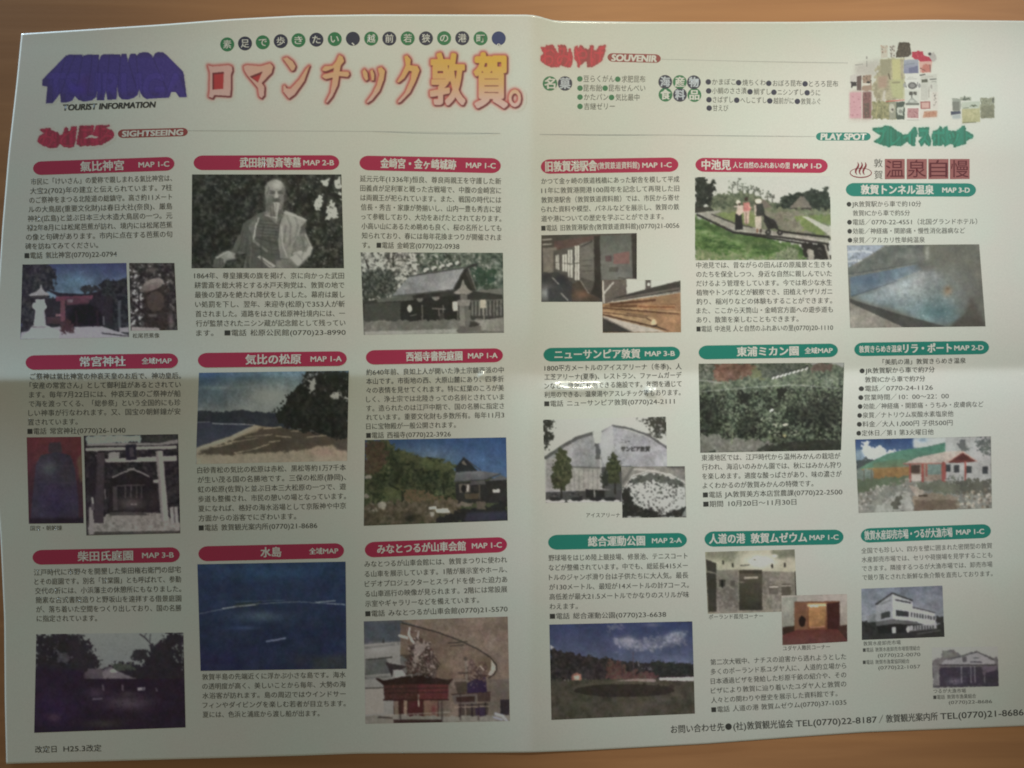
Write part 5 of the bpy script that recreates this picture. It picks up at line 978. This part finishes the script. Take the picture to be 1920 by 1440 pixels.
# white market building
k = .3263
c = Cv([(1615,1104),(1767,1098),(1771,1194),(1616,1200)], (1580,970), k, (155,160,144), (120,128,132), 33)
c.G([(100,385),(590,385),(590,620),(100,620)], (112,122,130), (132,138,138)); c.P([(105,600),(190,590),(540,620),(590,600),(590,700),(105,710)], (52,52,50)).F([(105,600),(200,600),(200,690),(105,700)], [(44,46,44),(62,64,60)], 3, 1)
c.P([(192,500),(285,440),(290,585),(190,610)], (136,140,138)).P([(285,440),(400,480),(405,520),(530,550),(535,640),(420,600),(288,590)], (166,168,164)).L([(192,500),(285,436)], 9, (58,58,58)).L([(285,436),(400,478)], 9, (66,66,64)).L([(405,518),(530,548)], 7, (84,84,82)).P([(140,570),(190,548),(190,600),(140,605)], (120,124,122))
c.P([(220,552),(272,538),(274,572),(222,585)], (60,62,62)).P([(305,532),(380,542),(380,572),(306,566)], (56,58,58)).L([(306,474),(390,492)], 9, (80,80,78)).L([(220,500),(272,476)], 6, (110,112,110))
for i in range(9): c.P([(392 + i * 16,545 + i * 3),(401 + i * 16,546 + i * 3),(401 + i * 16,574 + i * 2),(392 + i * 16,573 + i * 2)], (78,80,78)); c.P([(400 + i * 15,622 - i * .5),(408 + i * 15,622 - i * .5),(408 + i * 15,648 - i * 1.5),(400 + i * 15,648 - i * 1.5)], (84,86,82))
c.P([(190,600),(290,585),(430,600),(430,615),(290,612),(195,625)], (96,98,94)).P([(200,625),(290,612),(370,618),(372,660),(205,670)], (38,38,38)).P([(370,625),(540,610),(540,640),(372,655)], (150,152,146)).L([(372,655),(540,638)], 5, (110,110,104)).P([(285,632),(305,632),(305,665),(285,668)], (172,172,164)).L([(372,640),(374,656)], 12, (180,180,170)).F([(535,570),(585,575),(585,610),(540,610)], [(44,46,44),(62,64,60)], 3, 1).L([(430,670),(560,650)], 5, (96,96,90))
for i in range(8): c.P([(404 + i * 16,622),(412 + i * 16,621),(412 + i * 16,645),(404 + i * 16,647)], (70,72,70))
c.N(4); c.build(label='printed photo of a white two storey market building')
# fish market hall with a gabled front, cut out along its roof
c = Cv([(1747,1214),(1871,1212),(1873,1287),(1749,1291)], (1440,1180), .25, (140,145,127), (140,145,127), 34)
c.P([(1232,235),(1310,210),(1312,160),(1390,165),(1440,190),(1560,165),(1650,205),(1730,215),(1732,425),(1238,440)], (104,102,96), rough=1.5)
c.P([(1315,162),(1390,168),(1440,200),(1320,215)], (108,110,96), rough=1).P([(1300,245),(1570,168),(1700,240),(1700,262),(1300,268)], (132,132,124), rough=.8).L([(1290,268),(1710,268)], 9, (66,62,62)).L([(1400,215),(1570,170),(1690,225)], 8, (84,86,80))
c.P([(1455,205),(1490,203),(1490,245),(1460,245)], (94,92,90)).L([(1520,245),(1600,246)], 10, (84,80,82)).L([(1545,215),(1580,215)], 8, (92,94,90))
c.P([(1285,285),(1725,280),(1730,428),(1280,432)], (60,54,64)).P([(1240,270),(1285,270),(1285,430),(1240,438)], (112,112,104), rough=1)
for x in (1450, 1520, 1550, 1622): c.L([(x,280),(x + 3,400)], 7, (128,124,124))
c.P([(1600,280),(1725,275),(1725,305),(1640,320),(1620,350)], (100,92,98), rough=1).E(1400, 390, 60, 28, (108,104,108), soft=1).D([(1290,300),(1720,300),(1720,420),(1290,420)], [(82,74,86),(44,38,48)], 45, (.8,2)).L([(1245,428),(1728,420)], 8, (56,52,56))
c.N(4); c.build(label='printed cutout photo of a market hall with a gabled front')
# ------------------------------------------------------------------ lettering pictures: logo, title, section titles
# block letter logo
k = .16146
c = Cv([(72,92),(356,88),(358,200),(78,200)], (60,85), k, (150,150,128), (150,150,128), 41)
OUT = [(118,470),(118,400),(390,122),(430,108),(578,108),(588,132),(605,116),(640,108),(700,108),(704,120),(712,108),(780,108),(774,185),(800,120),(830,104),(1022,104),(1030,140),(1040,98),(1100,98),(1112,195),(1135,110),(1150,96),(1205,96),(1212,120),(1240,92),(1290,78),(1350,82),(1388,110),(1402,150),(1425,95),(1460,76),(1520,80),(1560,110),(1752,300),(1765,340),(1798,600),(1712,604),(1680,560),(1668,545),(1618,545),(1605,580),(1588,608),(1330,624),(1290,600),(1262,560),(1245,510),(1225,580),(1180,612),(1110,632),(1040,625),(1005,590),(990,455),(978,630),(875,634),(858,520),(838,640),(752,640),(758,520),(742,600),(700,640),(600,655),(540,635),(498,590),(470,640),(420,662),(335,666),(326,560),(290,610),(240,672),(160,676),(178,480)]
halo = boxblur(c.mask(OUT), 5); c.put(halo, (140,134,118), .7)
c.P(OUT, (52,44,76)); m0 = c.mask(OUT)
c.put(m0 * boxblur(c.mask([(330,130),(1600,130),(1740,330),(1600,540),(300,560),(180,430)]), 8), (56,47,90), .9)
for (x0, x1, yt, yb) in ((395,240,120,650),(590,500,112,590),(775,745,140,600),(1030,985,120,600),(1110,1230,150,560),(1395,1600,120,590),(500,330,112,560),(700,640,112,640),(1210,1250,110,600),(900,860,108,560)):
    c.L([(x0,yt),((x0 + x1) / 2,(yt + yb) / 2),(x1,yb)], 13, (42,36,62), .45)
g = c.text('TSURUGA', (175,330,1790,650), None, .06); g = g * m0
c.put(boxblur(g, 2) * m0, (66,54,112), .3); c.put(np.clip(boxblur(g, 2) * (1 - boxblur(g, 2)) * 4, 0, 1) * m0, (44,38,78), .45)
c.put(boxblur(c.mask([(560,360),(680,340),(680,560),(520,580)]), 14) * m0, (60,42,80), .5); c.put(boxblur(c.mask([(440,440),(620,470),(600,560),(430,560)]), 12) * m0, (58,44,108), .5)
c.N(3).build('logo_lettering', 'violet block letter logo')

# section titles in heavy slanted lettering
def burst(quad, off, k, paper, halo_c, base, light, dark, polys, txt, box, seed, name, label, shear=0):
    c = Cv(quad, off, k, paper, paper, seed); m0 = np.zeros((c.h, c.w))
    for p in polys: m0 = np.maximum(m0, c.mask(p, .4, 3))
    c.put(np.clip(boxblur(boxblur(m0, 7), 5) * 1.6, 0, 1), halo_c, .75); c.put(m0, base)
    t = fbm(c.h, int(c.w / 3) + 2, 9, c.rng, 2)[:, (np.arange(c.w) / 3).astype(int)]
    st = fbm(3, c.w, 9, c.rng, 2)[1][None] * np.ones((c.h, 1))
    c.put(m0 * np.clip(st * .5, 0, .7), dark); c.put(m0 * np.clip(-st * .3, 0, .5), light)
    g = c.text(txt, box, None, .035, shear=shear) * m0; gb = boxblur(g, 2)
    c.put(gb * m0, light, .6); c.put(np.clip(gb * (1 - gb) * 4, 0, 1) * m0, dark, .6)
    edge = np.clip(m0 - boxblur(m0, 3), 0, 1) * 2; c.put(np.clip(edge, 0, 1) * m0, dark, .55)
    c.N(3).build(name, label)
burst([(68,230),(217,228),(218,282),(68,284)], (60,85), k, (146,146,124), (146,130,112), (124,38,52), (136,46,56), (92,42,44),
      [[(90,985),(100,968),(215,958),(225,985),(300,1010),(322,1045),(350,1030),(372,1000),(368,960),(405,945),(420,965),(415,1000),(440,990),(455,945),(525,940),(515,1040),(490,1180),(440,1190),(380,1185),(322,1152),(290,1190),(210,1195),(120,1165),(65,1120),(60,1090),(90,1050),(150,1020),(110,1005)],
       [(545,935),(722,928),(715,1000),(690,1040),(600,1085),(700,1070),(760,1085),(700,1165),(560,1172),(515,1150),(522,1090),(540,1000)], [(740,930),(905,920),(902,940),(860,955),(935,990),(958,1030),(950,1070),(900,1110),(800,1160),(695,1172),(720,1120),(770,1060),(690,1040),(720,990)]],
      'みどころ', (70,935,950,1190), 42, 'section_title', 'red slanted section title for sightseeing')
k = 260 / 1920
burst([(1010,80),(1140,80),(1140,130),(1010,130)], (1000,70), k, (205,197,180), (202,172,156), (180,50,60), (206,56,68), (140,60,58),
      [[(100,150),(110,130),(155,130),(180,98),(210,108),(265,95),(300,150),(345,220),(350,180),(340,110),(440,104),(460,150),(480,215),(490,160),(520,152),(530,210),(548,270),(545,350),(520,410),(480,422),(430,405),(375,385),(350,415),(250,420),(150,370),(100,320),(95,270),(140,215),(115,180)],
       [(560,200),(580,120),(615,112),(620,150),(650,108),(690,120),(710,150),(770,170),(785,110),(835,105),(840,170),(870,180),(910,120),(995,98),(1005,120),(995,200),(970,270),(960,320),(890,370),(820,415),(745,415),(735,330),(700,350),(660,385),(630,422),(612,415),(600,330),(570,310)]],
      'おみやげ', (105,115,990,410), 43, 'section_title', 'red slanted section title for souvenirs')
k = 300 / 1920
burst([(1632,232),(1830,232),(1830,280),(1632,280)], (1580,70), k, (204,207,194), (182,204,188), (46,118,96), (46,144,116), (44,96,74),
      [[(360,1085),(480,1075),(510,1055),(590,1068),(660,1130),(690,1135),(720,1165),(780,1165),(860,1070),(890,1085),(905,1160),(880,1200),(868,1315),(840,1310),(770,1255),(700,1310),(600,1300),(560,1318),(460,1290),(380,1262),(375,1245),(460,1180),(360,1115)],
       [(905,1080),(1040,1078),(1035,1160),(1065,1240),(1060,1300),(1030,1310),(985,1270),(940,1315),(905,1245),(960,1190),(915,1190)],
       [(1085,1120),(1140,1110),(1160,1070),(1190,1068),(1195,1100),(1225,1070),(1260,1065),(1262,1110),(1300,1120),(1360,1120),(1440,1065),(1470,1060),(1480,1120),(1560,1160),(1575,1190),(1560,1215),(1485,1240),(1480,1280),(1330,1325),(1325,1290),(1290,1280),(1225,1318),(1215,1280),(1180,1305),(1140,1300),(1085,1308),(1075,1230),(1065,1180)]],
      'プレイスポット', (375,1070,1570,1315), 44, 'section_title', 'green slanted section title for play spots')

# brush style title with a red glow
k = 680 / 1920
c = Cv([(375,90),(992,88),(992,214),(375,216)], (340,0), k, (172,168,144), (172,168,144), 45)
TG = {'ロ': [[(140,345),(165,352),(250,345),(268,352),(270,375),(262,395),(262,470),(258,508),(175,503),(165,520),(145,512),(150,480),(152,385)], [(165,385),(165,475),(222,470),(225,380)]],
      'マ': [[(330,352),(345,345),(420,350),(470,335),(486,352),(478,385),(425,440),(440,460),(438,505),(425,520),(412,510),(405,465),(350,400),(335,375)], [(362,405),(405,437),(430,378)]],
      'ン': [[(538,310),(560,303),(590,325),(605,350),(598,370),(585,375),(560,340)], [(690,335),(680,345),(650,430),(600,500),(570,522),(540,485),(540,455),(548,452),(558,468),(578,470),(625,420),(660,365)]],
      'チ': [[(745,365),(760,350),(800,348),(820,325),(835,290),(855,300),(862,325),(845,345),(838,378),(885,380),(890,395),(880,408),(835,402),(828,450),(800,510),(772,545),(765,540),(790,490),(802,410),(765,420),(745,408),(750,395),(805,382),(808,360),(765,378),(748,375)]],
      'ッ': [[(958,378),(970,365),(985,385),(990,420),(978,428),(965,410)], [(1000,375),(1012,368),(1022,395),(1020,425),(1008,425)], [(1040,362),(1060,355),(1078,375),(1072,420),(1050,480),(1010,530),(985,546),(980,540),(1010,500),(1035,450),(1048,395)]],
      'ク': [[(1180,300),(1195,292),(1215,315),(1212,345),(1250,350),(1262,372),(1240,430),(1210,490),(1160,540),(1145,545),(1145,538),(1185,490),(1215,420),(1220,378),(1205,375),(1180,415),(1150,438),(1142,432),(1165,395),(1188,345)]]}
m0 = np.zeros((c.h, c.w))
for ch, ps in TG.items():
    if ch in 'ロマ': m0 = np.maximum(m0, np.clip(c.mask(ps[0]) - c.mask(ps[1]), 0, 1))
    else:
        for p in ps: m0 = np.maximum(m0, c.mask(p))
m0 = np.maximum(m0, c.text('敦', (1322,285,1498,552), None, .028)); m0 = np.maximum(m0, c.text('賀', (1555,285,1722,566), None, .028)); m0 = np.maximum(m0, c.text('。', (1735,476,1796,564), None, .03))
def dilate(m_, r):
    o = m_.copy()
    for th in np.arange(0, 2 * np.pi, np.pi / 8): o = np.maximum(o, np.roll(m_, (int(round(r * math.sin(th))), int(round(r * math.cos(th)))), (0, 1)))
    return o
c.put(boxblur(boxblur(dilate(m0, 8), 8), 6), (176,124,104), .8); c.put(boxblur(boxblur(dilate(m0, 5), 4), 3), (150,62,54), .9)
c.P(TG['ロ'][1], (150,52,48)).P(TG['マ'][1], (150,52,48))
sh = np.roll(m0, (4, 4), (0, 1)); c.put(boxblur(dilate(sh, 2), 2), (84,40,38), .85)
t = np.clip((c.xx / c.w - .12) / .75, 0, 1); v = np.clip(1.35 - 1.55 * c.yy / c.h, 0, 1)
tv = (t ** .8 * v)[..., None]
fill = np.array((178,138,118.)) * (1 - tv) + np.array((184,138,54.)) * tv
low = np.clip((c.yy / c.h - .55) * 2.2, 0, 1)[..., None]; fill = fill * (1 - low) + np.array((184,152,134.)) * low
mm = boxblur(m0, 1)[..., None]; c.a = c.a * (1 - mm) + fill * mm
c.build('title_lettering', 'brush style title with red glow')

# cluster of souvenir packages
k = .15625
pp = (200,203,192)
c = Cv([(1590,76),(1764,76),(1766,230),(1590,230)], (1580,70), k, pp, pp, 46)
c.P([(150,330),(440,260),(440,480),(150,450)], (178,176,168), soft=4); c.E(560, 620, 260, 330, (172,166,150), soft=1, a=.7); c.P([(90,640),(350,640),(350,990),(90,990)], (180,170,160), soft=4)
c.F([(450,260),(735,250),(740,740),(400,760),(350,600),(400,450)], [(136,130,108),(156,150,124),(172,166,140)], 6, 2)
c.P([(590,265),(690,258),(700,530),(600,520)], (180,178,130), soft=1).P([(560,520),(735,500),(735,740),(600,720)], (166,168,126), soft=2).P([(450,265),(580,260),(570,470),(460,470)], (144,140,116), soft=1).L([(455,262),(735,252)], 7, (190,190,160)).L([(732,252),(738,740)], 7, (176,176,144)).P([(420,470),(540,460),(530,600),(430,610)], (158,136,118), soft=2).L([(550,440),(570,500)], 16, (100,92,74)).L([(600,545),(680,540)], 22, (140,136,106))
c.P([(455,100),(540,95),(540,240),(460,250)], (186,180,166)).D([(460,100),(540,100),(520,190),(470,190)], [(140,84,72),(84,70,60),(176,140,120)], 22, (.6,1.4)).P([(560,95),(635,95),(630,240),(570,240)], (192,190,180)).D([(565,95),(630,100),(620,220),(575,240)], [(60,50,44),(92,70,60),(44,40,38)], 22, (.7,1.6))
c.P([(680,65),(800,55),(830,180),(790,235),(640,240),(645,170)], (74,66,54), rough=.7).D([(660,80),(800,70),(810,220),(660,220)], [(104,96,78),(50,44,38),(124,112,92)], 35, (.6,1.5))
c.P([(830,165),(970,165),(975,215),(1080,240),(1110,290),(950,298),(820,230)], (168,44,66), rough=.7).D([(840,170),(970,170),(980,240),(850,230)], [(190,84,96),(140,36,56)], 14, (.8,1.8)).P([(1030,190),(1090,180),(1120,240),(1090,300),(1040,240)], (168,166,160), rough=1).E(1045, 200, 18, 20, (60,56,56))
c.G([(735,270),(910,265),(910,430),(735,435)], (152,160,168), (122,126,152)).P([(790,370),(900,340),(905,425),(800,430)], (104,108,134)).L([(740,330),(860,310)], 12, (120,130,140)).P([(915,290),(1075,285),(1060,425),(930,425)], (196,160,148)).P([(950,330),(1050,325),(1050,425),(960,425)], (176,112,100), rough=1).L([(930,370),(990,400)], 10, (110,70,60)).L([(1050,330),(1055,410)], 8, (96,70,66))
c.P([(750,440),(925,440),(930,625),(745,625)], (200,203,196)).E(835, 580, 52, 42, (96,96,94)).E(835, 580, 30, 22, (130,130,128)).L([(750,540),(765,600)], 8, (80,80,80)).L([(900,540),(885,600)], 8, (80,80,80)).L([(770,500),(890,495)], 6, (150,148,140)).L([(785,480),(850,478)], 5, (140,140,130)).E(745, 575, 18, 28, (150,152,148)).E(920, 580, 16, 28, (140,142,140))
c.P([(745,635),(920,630),(915,815),(755,820)], (192,196,186)); c.text('昆布', (800,652,890,692), (72,72,64), .05); c.P([(770,790),(830,715),(905,780)], (150,154,146)).L([(765,800),(910,800)], 22, (96,98,90)).L([(828,700),(828,720)], 14, (90,90,86)).E(830, 765, 26, 16, (180,184,176))
c.P([(930,450),(1130,440),(1140,650),(940,660)], (188,190,180)).P([(945,505),(1020,500),(1022,540),(948,545)], (84,86,72)).L([(930,455),(985,445)], 14, (70,72,66)).L([(1050,505),(1120,498)], 12, (84,86,80)).L([(1070,535),(1120,530)], 8, (120,120,112)).P([(940,560),(1020,555),(1025,750),(940,755)], (180,182,172)).L([(1035,600),(1035,720)], 8, (150,146,136)).L([(950,480),(1080,470)], 7, (160,158,148)).E(1065, 590, 10, 26, (150,146,140))
c.P([(930,770),(1050,765),(1050,860),(935,862)], (150,98,94)).P([(945,785),(1035,780),(1035,845),(950,848)], (190,158,148)).P([(1060,650),(1150,650),(1140,860),(1070,860)], (196,194,184), soft=1).D([(1090,665),(1130,665),(1120,820),(1090,820)], [(96,92,86),(150,140,130)], 20, (.7,1.5)).P([(940,890),(1135,880),(1130,955),(950,965)], (170,128,104), soft=1).D([(960,890),(1125,890),(1120,950),(970,950)], [(150,96,78),(190,160,130)], 22, (.8,1.8)).P([(925,880),(980,875),(960,965),(930,965)], (200,196,186))
c.P([(760,830),(925,830),(925,990),(760,990)], (206,206,198)).P([(775,850),(910,850),(910,970),(775,965)], (170,130,130)).D([(780,855),(905,855),(905,960),(780,960)], [(130,84,88),(190,160,156),(150,100,104)], 30, (.7,1.6)).L([(770,990),(915,988)], 5, (130,128,120))
c.P([(90,460),(160,440),(225,455),(225,640),(170,640),(160,570),(95,600)], (186,184,178)).P([(170,470),(225,455),(222,640),(172,635)], (92,76,72)).P([(98,530),(160,540),(160,575),(100,605)], (50,46,46), rough=1).P([(235,460),(345,450),(345,640),(235,640)], (150,128,112), rough=.5).P([(235,550),(330,545),(330,575),(240,580)], (200,196,184)).D([(250,460),(345,460),(340,560),(250,540)], [(60,52,46),(110,96,82)], 18, (.7,1.6)).E(310, 540, 24, 14, (40,38,36))
c.P([(85,660),(225,655),(228,970),(85,970)], (190,150,156), soft=1).D([(90,700),(220,700),(220,960),(90,960)], [(176,130,138),(150,100,110)], 18, (.6,1.4)).P([(240,655),(345,650),(345,975),(240,975)], (120,86,84), soft=1).P([(255,790),(320,785),(320,960),(260,965)], (96,80,72)).D([(250,660),(340,660),(340,960),(250,960)], [(150,104,98),(84,60,56)], 35, (.7,1.6)).L([(232,640),(234,975)], 8, (206,196,188))
c.F([(350,770),(640,760),(640,980),(350,985)], [(104,104,76),(130,130,96),(152,148,112)], 5, 1).L([(420,820),(400,960)], 8, (170,164,120)).L([(480,830),(490,960)], 8, (160,156,116)).L([(520,770),(740,752)], 10, (190,90,84)).P([(560,780),(640,770),(640,980),(560,985)], (140,142,126), soft=1).E(588, 850, 34, 54, (178,178,162)).E(598, 868, 14, 16, (96,92,84)).P([(640,780),(740,770),(745,985),(645,985)], (70,80,70), rough=.6).P([(655,840),(730,830),(730,930),(665,935)], (176,182,170), rough=.8).E(694, 890, 22, 24, (130,134,126)).P([(490,640),(520,640),(500,760),(470,760)], (184,180,168), soft=1)
c.L([(155,330),(240,322)], 10, (140,140,134)).L([(290,235),(290,255)], 14, (130,128,124)).L([(290,285),(290,350)], 7, (110,110,106)).N(4)
c.build('printed_picture', 'printed cutout of packed souvenir foods')
c = Cv([(1782,178),(1868,178),(1868,234),(1782,234)], (1580,70), k, pp, pp, 47)
c.P([(1315,730),(1420,740),(1415,890),(1320,890)], (140,146,134), rough=.6).P([(1320,770),(1400,770),(1400,880),(1320,880)], (112,116,106)).P([(1295,890),(1415,885),(1420,915),(1300,935)], (62,68,84)).P([(1310,935),(1415,920),(1420,975),(1320,980)], (160,170,168), soft=1)
c.P([(1410,720),(1540,715),(1540,760),(1410,760)], (150,156,140)).P([(1410,750),(1470,712),(1540,748)], (84,92,78), rough=1).P([(1650,730),(1820,720),(1820,970),(1655,975)], (134,136,112), rough=.6).F([(1660,830),(1815,815),(1815,960),(1660,970)], [(104,106,84),(128,128,104)], 4, .5).D([(1660,730),(1815,725),(1815,810),(1660,810)], [(104,110,96),(170,176,160),(60,64,58)], 26, (.6,1.4)).L([(1805,735),(1805,780)], 14, (60,64,60))
c.P([(1430,780),(1645,765),(1650,1015),(1435,1035)], (168,168,128)).P([(1430,780),(1645,765),(1640,850),(1430,860)], (176,184,168)).P([(1520,830),(1580,795),(1620,825)], (96,104,84), rough=.8).L([(1450,850),(1510,842)], 9, (120,128,108)).L([(1440,1025),(1600,1018)], 8, (104,106,76)).F([(1440,870),(1635,860),(1640,1000),(1440,1015)], [(156,156,116),(180,178,138)], 5, .5).N(4)
c.build('printed_picture', 'small printed cutout of three packed foods')
